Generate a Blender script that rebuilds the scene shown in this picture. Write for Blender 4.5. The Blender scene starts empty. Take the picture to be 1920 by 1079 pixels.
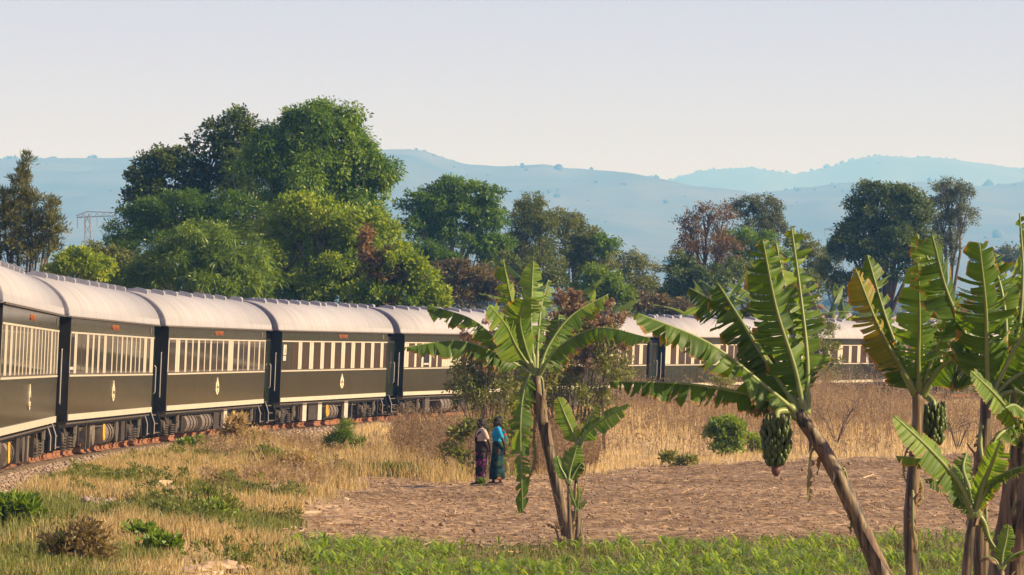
import bpy, math, random
import numpy as np
from mathutils import Vector, Matrix, Euler
R = math.radians
rng = np.random.default_rng(7)
random.seed(7)
SC = bpy.context.scene
COL = SC.collection

# ---------------------------------------------------------------- camera
F = 7259.0                       # focal length in pixels of the 1920 px wide photograph
CAMH = 2.5                       # eye height above the rail head
PITCH = math.atan(120.5 / F)
cam = bpy.data.objects.new('camera', bpy.data.cameras.new('camera'))
COL.objects.link(cam)
cam.location = (0, 0, CAMH)
cam.rotation_euler = (R(90) + PITCH, 0, 0)
cam.data.sensor_width = 36.0
cam.data.lens = F * 36.0 / 1920.0
cam.data.clip_start = 0.5
cam.data.clip_end = 60000
SC.camera = cam

# ---------------------------------------------------------------- sky, sun, exposure
SUN_EL, SUN_AZ = 28.0, -11.0      # sun stands to the right
w = bpy.data.worlds.new('World'); SC.world = w; w.use_nodes = True
nt = w.node_tree; nt.nodes.clear()
sky = nt.nodes.new('ShaderNodeTexSky'); sky.sky_type = 'NISHITA'; sky.sun_disc = False
sky.sun_elevation = R(SUN_EL); sky.sun_rotation = R(90 - SUN_AZ)
sky.air_density = 1.0; sky.dust_density = 1.0; sky.ozone_density = 1.0; sky.altitude = 1200
# dry-season haze veils the whole sky evenly: the clear-sky colour is pulled towards one pale tone
mx = nt.nodes.new('ShaderNodeMixRGB'); mx.inputs[0].default_value = 0.28
mx.inputs[2].default_value = (3.7, 3.1, 4.1, 1)
bg = nt.nodes.new('ShaderNodeBackground'); bg.inputs['Strength'].default_value = 0.086
out = nt.nodes.new('ShaderNodeOutputWorld')
tn = nt.nodes.new('ShaderNodeMixRGB'); tn.blend_type = 'MULTIPLY'; tn.inputs[0].default_value = 1.0; tn.inputs[2].default_value = (0.975, 0.705, 0.92, 1)   # the rosy dust of the whole sky
nt.links.new(sky.outputs[0], mx.inputs[1]); nt.links.new(mx.outputs[0], tn.inputs[1]); nt.links.new(tn.outputs[0], bg.inputs[0]); nt.links.new(bg.outputs[0], out.inputs[0])

sl = bpy.data.lights.new('sun', 'SUN'); sl.energy = 5.0; sl.angle = R(0.6); sl.color = (1.0, 0.84, 0.61)
so = bpy.data.objects.new('sun', sl); COL.objects.link(so)
sdir = Vector((math.cos(R(SUN_EL)) * math.cos(R(SUN_AZ)), math.cos(R(SUN_EL)) * math.sin(R(SUN_AZ)), math.sin(R(SUN_EL))))
so.rotation_euler = sdir.to_track_quat('Z', 'Y').to_euler()
so.location = (60, 60, 60)
SC.view_settings.view_transform = 'Standard'; SC.view_settings.look = 'None'
SC.view_settings.exposure = 0.90; SC.view_settings.gamma = 1.0
HAZE_D, HAZE_C = 2.6e-4, (0.155, 0.48, 1.0, 1)     # air of the valley, see HAZE at the end
SC.cycles.use_denoising = True
SC.cycles.max_bounces = 6; SC.cycles.diffuse_bounces = 3; SC.cycles.glossy_bounces = 3
SC.cycles.transmission_bounces = 4; SC.cycles.transparent_max_bounces = 6; SC.cycles.volume_bounces = 1

# ---------------------------------------------------------------- materials
def nodes(m):
    m.use_nodes = True
    n = m.node_tree.nodes; n.clear()
    return n, m.node_tree.links
def rgb(c): return (c[0], c[1], c[2], 1)
def ramp(n, stops):
    r = n.new('ShaderNodeValToRGB')
    e = r.color_ramp.elements
    while len(e) < len(stops): e.new(0.5)
    for k, (p, c) in enumerate(stops): e[k].position = p; e[k].color = rgb(c)
    return r
def mat(name, c1, c2=None, rough=0.7, scale=4.0, stretch=(1, 1, 1), bump=0.0, bscale=None, metallic=0.0, spec=0.4, detail=6.0, coords='Object', coat=0.0, lo=0.32, hi=0.68):
    m = bpy.data.materials.new(name); n, l = nodes(m)
    o = n.new('ShaderNodeOutputMaterial'); b = n.new('ShaderNodeBsdfPrincipled'); l.new(b.outputs[0], o.inputs[0])
    b.inputs['Roughness'].default_value = rough; b.inputs['Metallic'].default_value = metallic
    b.inputs['Specular IOR Level'].default_value = spec
    b.inputs['Coat Weight'].default_value = coat
    tc = n.new('ShaderNodeTexCoord'); mp = n.new('ShaderNodeMapping'); mp.inputs['Scale'].default_value = stretch
    l.new(tc.outputs[coords], mp.inputs[0])
    nz = n.new('ShaderNodeTexNoise'); nz.inputs['Scale'].default_value = scale; nz.inputs['Detail'].default_value = detail
    nz.inputs['Roughness'].default_value = 0.62
    l.new(mp.outputs[0], nz.inputs['Vector'])
    rp = ramp(n, [(lo, c1), (hi, c2 if c2 else c1)])
    l.new(nz.outputs['Fac'], rp.inputs[0]); l.new(rp.outputs[0], b.inputs['Base Color'])
    if bump:
        nb = n.new('ShaderNodeTexNoise'); nb.inputs['Scale'].default_value = bscale or scale * 3; nb.inputs['Detail'].default_value = 5
        l.new(mp.outputs[0], nb.inputs['Vector'])
        bp = n.new('ShaderNodeBump'); bp.inputs['Strength'].default_value = 1.0; bp.inputs['Distance'].default_value = bump
        l.new(nb.outputs['Fac'], bp.inputs['Height']); l.new(bp.outputs[0], b.inputs['Normal'])
    return m
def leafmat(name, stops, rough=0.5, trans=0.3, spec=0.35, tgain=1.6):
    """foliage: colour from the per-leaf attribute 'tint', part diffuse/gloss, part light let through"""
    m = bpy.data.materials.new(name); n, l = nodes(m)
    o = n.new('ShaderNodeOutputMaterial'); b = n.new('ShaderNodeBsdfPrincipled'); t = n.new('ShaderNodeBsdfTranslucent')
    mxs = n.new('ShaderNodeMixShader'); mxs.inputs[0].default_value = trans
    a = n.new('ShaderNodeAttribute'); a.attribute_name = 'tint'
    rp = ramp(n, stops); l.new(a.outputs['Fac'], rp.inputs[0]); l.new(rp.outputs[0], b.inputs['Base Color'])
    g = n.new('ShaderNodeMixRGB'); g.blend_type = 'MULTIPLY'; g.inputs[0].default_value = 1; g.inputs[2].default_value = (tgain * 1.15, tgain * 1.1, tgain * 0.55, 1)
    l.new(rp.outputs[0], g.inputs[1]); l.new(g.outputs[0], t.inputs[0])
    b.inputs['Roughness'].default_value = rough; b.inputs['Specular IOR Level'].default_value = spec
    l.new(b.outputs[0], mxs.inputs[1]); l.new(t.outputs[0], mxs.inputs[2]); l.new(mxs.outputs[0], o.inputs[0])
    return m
M = {}
M['roof'] = mat('roof_paint', (0.275, 0.276, 0.282), (0.355, 0.358, 0.365), 0.62, 1.6, (2.2, .35, .35), 0.004, 3.0, spec=0.25)
M['vent'] = mat('vent_metal', (0.24, 0.25, 0.27), (0.33, 0.34, 0.36), 0.5, 6)
M['green'] = mat('coach_green', (0.006, 0.009, 0.006), (0.026, 0.031, 0.021), 0.13, 2.6, (3.5, 1, 0.08), 0.0075, 3.2, spec=0.20, coat=0.0)
M['dark'] = mat('end_black', (0.010, 0.010, 0.009), (0.018, 0.017, 0.015), 0.6, 3)
M['cream'] = mat('cream_paint', (0.40, 0.375, 0.285), (0.47, 0.44, 0.34), 0.45, 3)
M['glass'] = mat('window_glass_dark', (0.020, 0.019, 0.018), (0.035, 0.03, 0.027), 0.06, 1.5, spec=0.5)
M['blind'] = mat('window_glass_brown', (0.020, 0.011, 0.009), (0.034, 0.019, 0.015), 0.12, 2.0, (2, 2, .3), spec=0.45)
M['open'] = mat('open_window_dark', (0.006, 0.006, 0.006), None, 0.7)
M['under'] = mat('underframe_dust', (0.016, 0.013, 0.010), (0.048, 0.036, 0.027), 0.8, 5, bump=0.01)
M['underlt'] = mat('dusty_grey_brown', (0.055, 0.045, 0.035), (0.105, 0.086, 0.066), 0.75, 6, bump=0.004)
M['tank'] = mat('tank_dust', (0.10, 0.082, 0.066), (0.17, 0.14, 0.112), 0.6, 4)
M['yellow'] = mat('yellow_wheel_paint', (0.55, 0.33, 0.03), (0.62, 0.40, 0.05), 0.5, 5)
M['white'] = mat('white_box_paint', (0.36, 0.32, 0.26), (0.52, 0.47, 0.39), 0.55, 5)
M['orange'] = mat('orange_lettering', (0.40, 0.125, 0.035), None, 0.5)
M['gold'] = mat('crest_cream', (0.62, 0.56, 0.36), (0.72, 0.66, 0.46), 0.45, 8)
M['steel'] = mat('handrail_metal', (0.42, 0.41, 0.38), (0.55, 0.53, 0.5), 0.4, 6, metallic=0.3)
M['rail'] = mat('rusty_rail', (0.20, 0.085, 0.042), (0.30, 0.135, 0.07), 0.75, 9, bump=0.003)
M['sleeper'] = mat('sleeper_steel_dust', (0.20, 0.145, 0.10), (0.32, 0.25, 0.18), 0.85, 6, bump=0.006)
M['stone'] = mat('ballast_stone', (0.21, 0.150, 0.105), (0.42, 0.325, 0.24), 0.9, 2.0, bump=0.01)
M['bark'] = mat('bark', (0.075, 0.055, 0.040), (0.17, 0.13, 0.10), 0.9, 5, (1, 1, .25), 0.03)
M['barkpale'] = mat('bark_pale', (0.22, 0.18, 0.14), (0.36, 0.31, 0.25), 0.9, 5, (1, 1, .25), 0.02)
M['wood'] = mat('split_wood', (0.42, 0.30, 0.18), (0.60, 0.47, 0.31), 0.8, 3, (.4, 4, 4), 0.01)
M['pylon'] = mat('pylon_steel', (0.14, 0.14, 0.15), (0.19, 0.19, 0.20), 0.6, 5)
M['straw'] = leafmat('straw', [(0, (0.24, 0.15, 0.075)), (.5, (0.40, 0.27, 0.14)), (1, (0.56, 0.42, 0.25))], 0.7, 0.15, 0.2)

# ---------------------------------------------------------------- mesh helpers
class MB:
    def __init__(s): s.v = []; s.f = []
    def add(s, vs, fs):
        o = len(s.v); s.v += [tuple(p) for p in vs]; s.f += [tuple(i + o for i in f) for f in fs]; return s
    def box(s, x0, x1, y0, y1, z0, z1):
        v = [(x, y, z) for z in (z0, z1) for y in (y0, y1) for x in (x0, x1)]
        return s.add(v, [(0, 2, 3, 1), (4, 5, 7, 6), (0, 1, 5, 4), (2, 6, 7, 3), (0, 4, 6, 2), (1, 3, 7, 5)])
    def tube(s, pts, r, n=8, flat=1.0):
        pts = [Vector(p) for p in pts]; rr = r if hasattr(r, '__len__') else [r] * len(pts)
        vs = []; up = None
        for i, p in enumerate(pts):
            t = (pts[min(i + 1, len(pts) - 1)] - pts[max(i - 1, 0)]).normalized()
            if up is None: up = Vector((0, 0, 1)) if abs(t.z) < .9 else Vector((1, 0, 0))
            a = t.cross(up).normalized(); b = a.cross(t).normalized(); up = b
            for k in range(n):
                th = 2 * math.pi * k / n
                vs.append(p + (a * math.cos(th) + b * math.sin(th) * flat) * rr[i])
        fs = [(i * n + k, i * n + (k + 1) % n, (i + 1) * n + (k + 1) % n, (i + 1) * n + k) for i in range(len(pts) - 1) for k in range(n)]
        fs += [tuple(range(n - 1, -1, -1)), tuple((len(pts) - 1) * n + k for k in range(n))]
        return s.add(vs, fs)
    def prism(s, poly, x0, x1):          # poly of (y, z) extruded along x
        n = len(poly)
        vs = [(x0, y, z) for y, z in poly] + [(x1, y, z) for y, z in poly]
        fs = [(k, (k + 1) % n, n + (k + 1) % n, n + k) for k in range(n)] + [tuple(range(n - 1, -1, -1)), tuple(range(n, 2 * n))]
        return s.add(vs, fs)
    def ball(s, c, r, nu=12, nv=8):
        c = Vector(c); r = r if hasattr(r, '__len__') else (r, r, r)
        vs = [c + Vector((0, 0, -r[2]))]; fs = []
        for j in range(1, nv):
            ph = -math.pi / 2 + math.pi * j / nv
            for i in range(nu):
                th = 2 * math.pi * i / nu
                vs.append(c + Vector((r[0] * math.cos(ph) * math.cos(th), r[1] * math.cos(ph) * math.sin(th), r[2] * math.sin(ph))))
        vs.append(c + Vector((0, 0, r[2])))
        for i in range(nu): fs.append((0, 1 + (i + 1) % nu, 1 + i))
        for j in range(nv - 2):
            for i in range(nu):
                a = 1 + j * nu + i; b = 1 + j * nu + (i + 1) % nu
                fs.append((a, b, b + nu, a + nu))
        L = len(vs) - 1; o = 1 + (nv - 2) * nu
        for i in range(nu): fs.append((o + i, o + (i + 1) % nu, L))
        return s.add(vs, fs)
    def mesh(s, name, smooth=False):
        me = bpy.data.meshes.new(name); me.from_pydata(s.v, [], s.f)
        if smooth: me.polygons.foreach_set('use_smooth', [True] * len(me.polygons))
        me.update(); return me
    def build(s, name, m, parent=None, smooth=False):
        return link(name, s.mesh(name, smooth), m, parent)
def link(name, me, m, parent=None, loc=None, rot=None):
    o = bpy.data.objects.new(name, me)
    if m is not None and len(me.materials) == 0: me.materials.append(M[m] if isinstance(m, str) else m)
    COL.objects.link(o)
    if parent: o.parent = parent
    if loc is not None: o.location = loc
    if rot is not None: o.rotation_euler = rot
    return o
def npmesh(name, V, Fq, tint=None, smooth=False, edge=None):
    """fast mesh from numpy arrays: V (n,3), Fq (m,k) all faces of one size"""
    me = bpy.data.meshes.new(name); V = np.asarray(V, np.float32); Fq = np.asarray(Fq, np.int32)
    m_, k = Fq.shape
    me.vertices.add(len(V)); me.vertices.foreach_set('co', V.ravel())
    me.loops.add(m_ * k); me.loops.foreach_set('vertex_index', Fq.ravel())
    me.polygons.add(m_); me.polygons.foreach_set('loop_start', np.arange(m_, dtype=np.int32) * k)
    me.update(calc_edges=True)
    for nm, arr in (('tint', tint), ('edge', edge)):
        if arr is not None:
            a = me.attributes.new(nm, 'FLOAT', 'POINT'); a.data.foreach_set('value', np.asarray(arr, np.float32))
    if smooth: me.polygons.foreach_set('use_smooth', np.ones(m_, bool))
    me.validate(); me.update()
    return me
def tag(o, label=None, cat=None, group=None, kind=None):
    if label: o['label'] = label
    if cat: o['category'] = cat
    if group: o['group'] = group
    if kind: o['kind'] = kind
    return o
def empty(name, loc, rot=(0, 0, 0)):
    o = bpy.data.objects.new(name, None); COL.objects.link(o); o.location = loc; o.rotation_euler = rot
    o.empty_display_size = 0.2; return o
def inst(src, parent=None, loc=None, rot=None, scale=None):
    c = src.copy(); COL.objects.link(c); c.parent = parent
    if loc is not None: c.location = loc
    if rot is not None: c.rotation_euler = rot
    if scale is not None: c.scale = scale
    return c
def under(o, parent):            # put o (built in world coordinates) under a thing whose origin is a plain offset
    o.parent = parent; o.matrix_parent_inverse = Matrix.Translation(-Vector(parent.location)); return o
# pixel of the photograph + distance -> point in the place
CP, SP = math.cos(PITCH), math.sin(PITCH)
def P(px, py, D):
    u = (px - 960) / F; v = (539.5 - py) / F
    dy = CP - v * SP; dz = SP + v * CP
    k = D / dy
    return Vector((u * k, D, CAMH + dz * k))
def PX(X, Y): return 960 + F * X / Y
def sstep(a, b, x):
    t = np.clip((np.asarray(x, float) - a) / (b - a), 0, 1); return t * t * (3 - 2 * t)
def vnoise(x, y, seed=0):
    """smooth value noise, vectorised"""
    x = np.asarray(x, float); y = np.asarray(y, float)
    xi = np.floor(x).astype(np.int64); yi = np.floor(y).astype(np.int64); fx = x - xi; fy = y - yi
    def h(a, b):
        n = (a * 374761393 + b * 668265263 + seed * 1442695041) & 0xffffffff
        n = ((n ^ (n >> 13)) * 1274126177) & 0xffffffff
        return ((n ^ (n >> 16)) & 0xffff) / 65535.0
    sx = fx * fx * (3 - 2 * fx); sy = fy * fy * (3 - 2 * fy)
    return (h(xi, yi) * (1 - sx) + h(xi + 1, yi) * sx) * (1 - sy) + (h(xi, yi + 1) * (1 - sx) + h(xi + 1, yi + 1) * sx) * sy
def fbm(x, y, seed=0, o=4):
    s = 0; a = .5
    for k in range(o): s = s + a * vnoise(x * 2 ** k, y * 2 ** k, seed + k * 17); a *= .5
    return s

# ---------------------------------------------------------------- track geometry
RS, TCX, TCY, TH0, PIT = 260.13, 249.747, 93.0, 3.161, 20.0
RC = RS + 1.40
def gap_pt(k, rad=RS):
    th = TH0 - k * PIT / RS
    return Vector((TCX + rad * math.cos(th), TCY + rad * math.sin(th), 0))
THN = TH0 + PIT / RS                              # before this angle the line runs straight
TP = (TCX + RC * math.cos(THN), TCY + RC * math.sin(THN)); TD = (math.sin(THN), -math.cos(THN))
def track_d(X, Y):
    """distance from the track centre line, positive on the camera's (inner) side"""
    X = np.asarray(X, float); Y = np.asarray(Y, float)
    dc = RC - np.hypot(X - TCX, Y - TCY)
    along = (X - TP[0]) * TD[0] + (Y - TP[1]) * TD[1]
    dl = (X - TP[0]) * TD[1] - (Y - TP[1]) * TD[0]
    return np.where(along > 0, dc, dl)
def rise(Y): return .17 * sstep(118, 64, Y)          # the line climbs a little towards the camera
def ground_z(X, Y):
    X = np.asarray(X, float); Y = np.asarray(Y, float)
    d = track_d(X, Y)
    field = -0.75 + 0.10 * (fbm(X * .05, Y * .05, 3) - .5)
    wid = 8.0 + 26 * sstep(95, 160, Y)
    tin = sstep(1.9, 1.9 + wid, d)
    zin = (-0.24 + rise(Y)) * (1 - tin) + field * tin
    zout = -0.24 + rise(Y) - 0.2 * sstep(1.9, 4, -d) + 4.9 * sstep(5, 42, -d) * sstep(140, 190, Y + X * .3)
    far = np.maximum(Y - 320, 0)
    zout = zout + far * .0085 + (far / 1000.) ** 2 * 2.0
    z = np.where(d > 0, zin, zout)
    return z
def gz(X, Y): return float(ground_z(X, Y))
def G(px, D):
    X = (px - 960) / F * D
    return Vector((X, D, gz(X, D)))
# regions of the ground in (pixel column, distance)
def soil_far(px): return np.interp(px, [520, 640, 900, 1100, 1300, 1500, 1920, 2300], [90, 96, 101, 105, 111, 117, 124, 130])
def corn_far(px): return np.interp(px, [420, 540, 700, 900, 1300, 1600, 1920, 2300], [60, 62, 63.8, 65.2, 65.9, 67, 69.4, 72])
def soil_left(D): return np.interp(D, [30, 50, 56, 62, 67, 73, 80, 88, 96], [560, 570, 560, 510, 545, 560, 590, 625, 660])
def soil_mask(X, Y):
    px = PX(X, np.maximum(Y, 5)); e = 11 * (fbm(X * .6, Y * .3, 5) - .5)
    a = sstep(-25, 25, px - soil_left(Y) + e * 12) * sstep(-2.5, 2.5, soil_far(px) - Y + e) * sstep(20, 40, Y)
    return a

def Dof(px, py):
    """distance at which the ground is seen at this pixel"""
    D = 40.0
    for st in (4.0, .5, .05):
        while D < 400:
            g = G(px, D); y = 539.5 - F * math.tan(math.atan2(g.z - CAMH, D) - PITCH)
            if y <= py: break
            D += st
        D -= st if st > .05 else 0
    return D

# ================================================================ SETTING
def ground_material():
    m = bpy.data.materials.new('ground_earth'); n, l = nodes(m)
    o = n.new('ShaderNodeOutputMaterial'); b = n.new('ShaderNodeBsdfPrincipled'); l.new(b.outputs[0], o.inputs[0])
    b.inputs['Roughness'].default_value = 0.95; b.inputs['Specular IOR Level'].default_value = 0.1
    tc = n.new('ShaderNodeTexCoord')
    def noise(sc, det=6):
        z = n.new('ShaderNodeTexNoise'); z.inputs['Scale'].default_value = sc; z.inputs['Detail'].default_value = det; z.inputs['Roughness'].default_value = .65
        l.new(tc.outputs['Object'], z.inputs['Vector']); return z
    soil = ramp(n, [(0.34, (0.095, 0.060, 0.034)), (0.5, (0.300, 0.208, 0.120)), (0.66, (0.51, 0.380, 0.240))])
    n1 = noise(5.5, 9); l.new(n1.outputs['Fac'], soil.inputs[0])
    dry = ramp(n, [(0.3, (0.27, 0.195, 0.105)), (0.55, (0.44, 0.325, 0.18)), (0.75, (0.54, 0.42, 0.25))])
    n2 = noise(0.9, 8); l.new(n2.outputs['Fac'], dry.inputs[0])
    mp = n.new('ShaderNodeMapping'); mp.inputs['Scale'].default_value = (.10, .28, 1); l.new(tc.outputs['Object'], mp.inputs[0])
    n3 = n.new('ShaderNodeTexNoise'); n3.inputs['Scale'].default_value = 1.0; n3.inputs['Detail'].default_value = 5; l.new(mp.outputs[0], n3.inputs['Vector'])
    soil_shade = ramp(n, [(0.40, (0.66, 0.64, 0.63)), (0.58, (1, 1, 1))]); l.new(n3.outputs['Fac'], soil_shade.inputs[0])      # strips of uneven soil tone, with tree shadow bands put into the colour
    ms = n.new('ShaderNodeMixRGB'); ms.blend_type = 'MULTIPLY'; ms.inputs[0].default_value = 1; l.new(soil.outputs[0], ms.inputs[1]); l.new(soil_shade.outputs[0], ms.inputs[2]); soil = ms
    a = n.new('ShaderNodeAttribute'); a.attribute_name = 'soil'
    m1 = n.new('ShaderNodeMixRGB'); l.new(a.outputs['Fac'], m1.inputs[0]); l.new(dry.outputs[0], m1.inputs[1]); l.new(soil.outputs[0], m1.inputs[2])
    gr = ramp(n, [(0.3, (0.10, 0.095, 0.035)), (0.7, (0.18, 0.15, 0.07))]); l.new(n2.outputs['Fac'], gr.inputs[0])
    g = n.new('ShaderNodeAttribute'); g.attribute_name = 'green'
    m2 = n.new('ShaderNodeMixRGB'); l.new(g.outputs['Fac'], m2.inputs[0]); l.new(m1.outputs[0], m2.inputs[1]); l.new(gr.outputs[0], m2.inputs[2])
    l.new(m2.outputs[0], b.inputs['Base Color'])
    nb = noise(5.0, 8); bp = n.new('ShaderNodeBump'); bp.inputs['Distance'].default_value = 0.06
    l.new(nb.outputs['Fac'], bp.inputs['Height']); l.new(bp.outputs[0], b.inputs['Normal'])
    return m
M['ground'] = ground_material()
def axis(segs):
    out = []
    for a, b, st in segs: out += list(np.arange(a, b, st))
    return np.array(out + [segs[-1][1]])
gx = np.concatenate([-np.geomspace(700, 22, 24), axis([(-21, 32, .32), (32, 60, 1.0)]), np.geomspace(63, 700, 22)])
gy = np.concatenate([axis([(-60, 40, 6), (40, 56, 1.0), (56, 128, .32), (128, 260, 1.1)]), np.geomspace(264, 3700, 60)])
GX, GY = np.meshgrid(gx, gy)
GZ = ground_z(GX, GY)
sm = soil_mask(GX, GY)
pxg = PX(GX, np.maximum(GY, 5))
fine = (GX > -21) & (GX < 32) & (GY > 55) & (GY < 130)
clod = .30 * np.maximum(fbm(GX * 1.9, GY * 1.5, 11, 4) - .38, 0) + .05 * (vnoise(GX * 3.1, GY * 3.1, 31) > .78)
GZ = GZ + np.where(fine, sm * (clod - .06), 0) + np.where(fine, (1 - sm) * .10 * (fbm(GX * .9, GY * .6, 21) - .5), 0)
corn = sm * sstep(-1.0, 1.0, corn_far(pxg) - GY)
nx, ny = len(gx), len(gy)
V = np.stack([GX.ravel(), GY.ravel(), GZ.ravel()], 1)
# widen with distance so that the sheet fills the view out to the hills
far = np.clip((V[:, 1] - 264) / 3400, 0, 1); V[:, 0] *= 1 + far * 2.2 * (np.abs(V[:, 0]) > 60)
ii = (np.arange(ny - 1)[:, None] * nx + np.arange(nx - 1)[None, :]).ravel()
FQ = np.stack([ii, ii + 1, ii + nx + 1, ii + nx], 1)
me = npmesh('ground', V, FQ, smooth=True)
at = me.attributes.new('soil', 'FLOAT', 'POINT'); at.data.foreach_set('value', sm.ravel().astype(np.float32))
grn = np.clip(sstep(3.0, 7, np.maximum(-track_d(GX, GY), 0)) + .6 * corn + .5 * (1 - sm) * (pxg < 900) * sstep(.45, .6, fbm(GX * .3, GY * .12, 8)), 0, 1)
grn = grn * (GY < 900)
at = me.attributes.new('green', 'FLOAT', 'POINT'); at.data.foreach_set('value', grn.ravel().astype(np.float32))
tag(link('ground', me, 'ground'), kind='structure')

# hills: two real ridges, 6.5 km and 9.5 km away
RA = [(-900, 330), (-300, 300), (0, 303), (100, 301), (240, 303), (400, 300), (560, 297), (740, 291), (800, 292), (840, 307), (880, 319), (940, 323), (1020, 320), (1060, 329), (1150, 332), (1200, 344), (1260, 356), (1330, 365), (1400, 370), (1500, 358), (1560, 350), (1640, 352), (1720, 352), (1800, 362), (1920, 350), (2200, 355), (2800, 340)]
RB = [(-900, 345), (1000, 352), (1200, 352), (1240, 347), (1270, 332), (1330, 319), (1400, 316), (1440, 321), (1490, 328), (1540, 318), (1600, 300), (1640, 293), (1700, 297), (1760, 297), (1800, 303), (1860, 311), (1920, 320), (2200, 335), (2800, 330)]
def ridge(X, D, pts):
    px = 960 + F * X / D
    y = np.interp(px, [p[0] for p in pts], [p[1] for p in pts])
    return CAMH + (660 - y) * D / F
def hill_z(X, Y):
    base = 4 + (Y - 320) * .0085 + (np.minimum(Y, 4200) - 320) ** 2 * 2e-6
    gully = fbm(X / 420., Y / 700., 41, 5)
    a = ridge(X, 6500., RA); ta = sstep(3500, 6500, Y) ** 1.25; tb = 1 - .75 * sstep(6500, 8000, Y)
    za = base * (1 - ta) + a * ta * tb + (gully - .5) * 150 * ta * (1 - ta) * 2.2 + (gully - .5) * 14 * ta
    b = ridge(X, 9500., RB); t2 = sstep(7600, 9500, Y)
    zb = b * t2 * (1 - .5 * sstep(9500, 11500, Y)) + (gully - .5) * 120 * t2 * (1 - t2)
    return np.maximum(za, np.where(Y > 7600, zb, -50))
hx = np.linspace(-1, 1, 260); hy = np.concatenate([np.linspace(3450, 6600, 70), np.linspace(6640, 11500, 60)])
HX, HY = np.meshgrid(hx, hy); HX = HX * (HY * .30)
HZ = hill_z(HX, HY); HZ[0] -= 60
nx, ny = len(hx), len(hy); ii = (np.arange(ny - 1)[:, None] * nx + np.arange(nx - 1)[None, :]).ravel()
M['hill'] = mat('hill_cover', (0.034, 0.048, 0.032), (0.125, 0.115, 0.075), 0.95, 0.0045, (1, 1, 1), detail=8)
tag(link('hills', npmesh('hills', np.stack([HX.ravel(), HY.ravel(), HZ.ravel()], 1), np.stack([ii, ii + 1, ii + nx + 1, ii + nx], 1), smooth=True), 'hill'), kind='structure')

# woodland on the hills and across the valley: far too many to count
M['farleaf'] = leafmat('far_foliage', [(0, (0.034, 0.046, 0.024)), (.6, (0.052, 0.066, 0.032)), (1, (0.085, 0.085, 0.045))], .8, .1, .1)
def blobs_mesh(name, C, S, seed=1):
    """many small uneven crowns joined: C centres, S radii"""
    r = np.random.default_rng(seed)
    b = MB().ball((0, 0, 0), 1, 6, 4); bv = np.array(b.v); tri = []
    for f in b.f: tri += [(f[0], f[1], f[2])] + ([(f[0], f[2], f[3])] if len(f) == 4 else [])
    tri = np.array(tri); n = len(C)
    sc = S[:, None] * np.stack([r.uniform(.7, 1.3, n), r.uniform(.7, 1.3, n), r.uniform(.6, 1.0, n)], 1)
    VV = bv[None] * sc[:, None, :] * r.uniform(.7, 1.25, (n, len(bv), 1)) + C[:, None, :]
    FF = tri[None] + (np.arange(n) * len(bv))[:, None, None]
    return npmesh(name, VV.reshape(-1, 3), FF.reshape(-1, 3), tint=np.repeat(r.random(n), len(bv)))
n = 12000
D = 430 + (9600 - 430) * rng.random(n) ** .8; X = (rng.random(n) - .5) * D * .34
keep = fbm(X / 260. + 9, D / 600., 77, 4) + rng.normal(0, .05, n) > .47
ra = rng.random(1100); Dr = np.where(ra < .55, 6480, 9480) + rng.normal(0, 25, 1100); Xr = (rng.random(1100) - .5) * Dr * .34
keep &= (D < 3300) | (rng.random(n) < .10)
D = np.concatenate([D[keep], Dr]); X = np.concatenate([X[keep], Xr])
keep = (D > 430); D = D[keep]; X = X[keep]
Z = np.where(D < 3600, ground_z(X, D), hill_z(X, np.maximum(D, 3450)))
S = np.exp(rng.normal(.95, .40, len(D))); S = np.where(D < 1500, S * .8, S)
tag(link('far_woodland', blobs_mesh('far_woodland', np.stack([X, D, Z + S * .45], 1), S), 'farleaf'), 'scattered dark trees and bushes fading into haze over the distant hills', 'woodland', kind='stuff')

# ---------------------------------------------------------------- track
def sweep(prof, k0, k1, off, zc, step=.05):
    """profile of (lateral, z) swept along the curve; lateral positive outward"""
    ks = np.arange(k0, k1 + 1e-6, step); mb = MB(); n = len(prof); vs = []
    for k in ks:
        if k >= -1:
            th = TH0 - k * PIT / RS; c, s = math.cos(th), math.sin(th)
            for a, z in prof: vs.append((TCX + (RC + off + a) * c, TCY + (RC + off + a) * s, z + zc))
        else:
            dd = (k + 1) * PIT; c, s = math.cos(THN), math.sin(THN)
            for a, z in prof: vs.append((TP[0] + TD[0] * dd + c * (off + a), TP[1] + TD[1] * dd + s * (off + a), z + zc))
    vs = [(x, y, z + float(rise(y))) for x, y, z in vs]
    fs = [(i * n + j, i * n + (j + 1) % n, (i + 1) * n + (j + 1) % n, (i + 1) * n + j) for i in range(len(ks) - 1) for j in range(n)]
    return mb.add(vs, fs)
trk = tag(empty('railway_track', gap_pt(0, RC)), kind='structure')
RP = [(-.065, -.16), (-.065, -.145), (-.012, -.12), (-.012, -.045), (-.036, -.035), (-.036, 0), (.036, 0), (.036, -.035), (.012, -.045), (.012, -.12), (.065, -.145), (.065, -.16)]
for off in (-.55, .55):
    under(sweep(RP, -1.6, 9.2, off, 0).build('rail', 'rail'), trk)
bal = sweep([(-2.6, -.62), (-1.55, -.235), (1.55, -.235), (2.6, -.62)], -1.6, 9.2, 0, 0)
M['ballast'] = mat('ballast_bed', (0.17, 0.125, 0.09), (0.36, 0.29, 0.22), 0.95, 7, bump=0.05, bscale=14, coords='Object')
under(bal.build('ballast_bed', 'ballast'), trk)
sp = MB().prism([(-1.0, -.235), (-1.0, -.19), (-.8, -.165), (.8, -.165), (1.0, -.19), (1.0, -.235)], -.12, .12)
sme = sp.mesh('sleeper'); 
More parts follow.
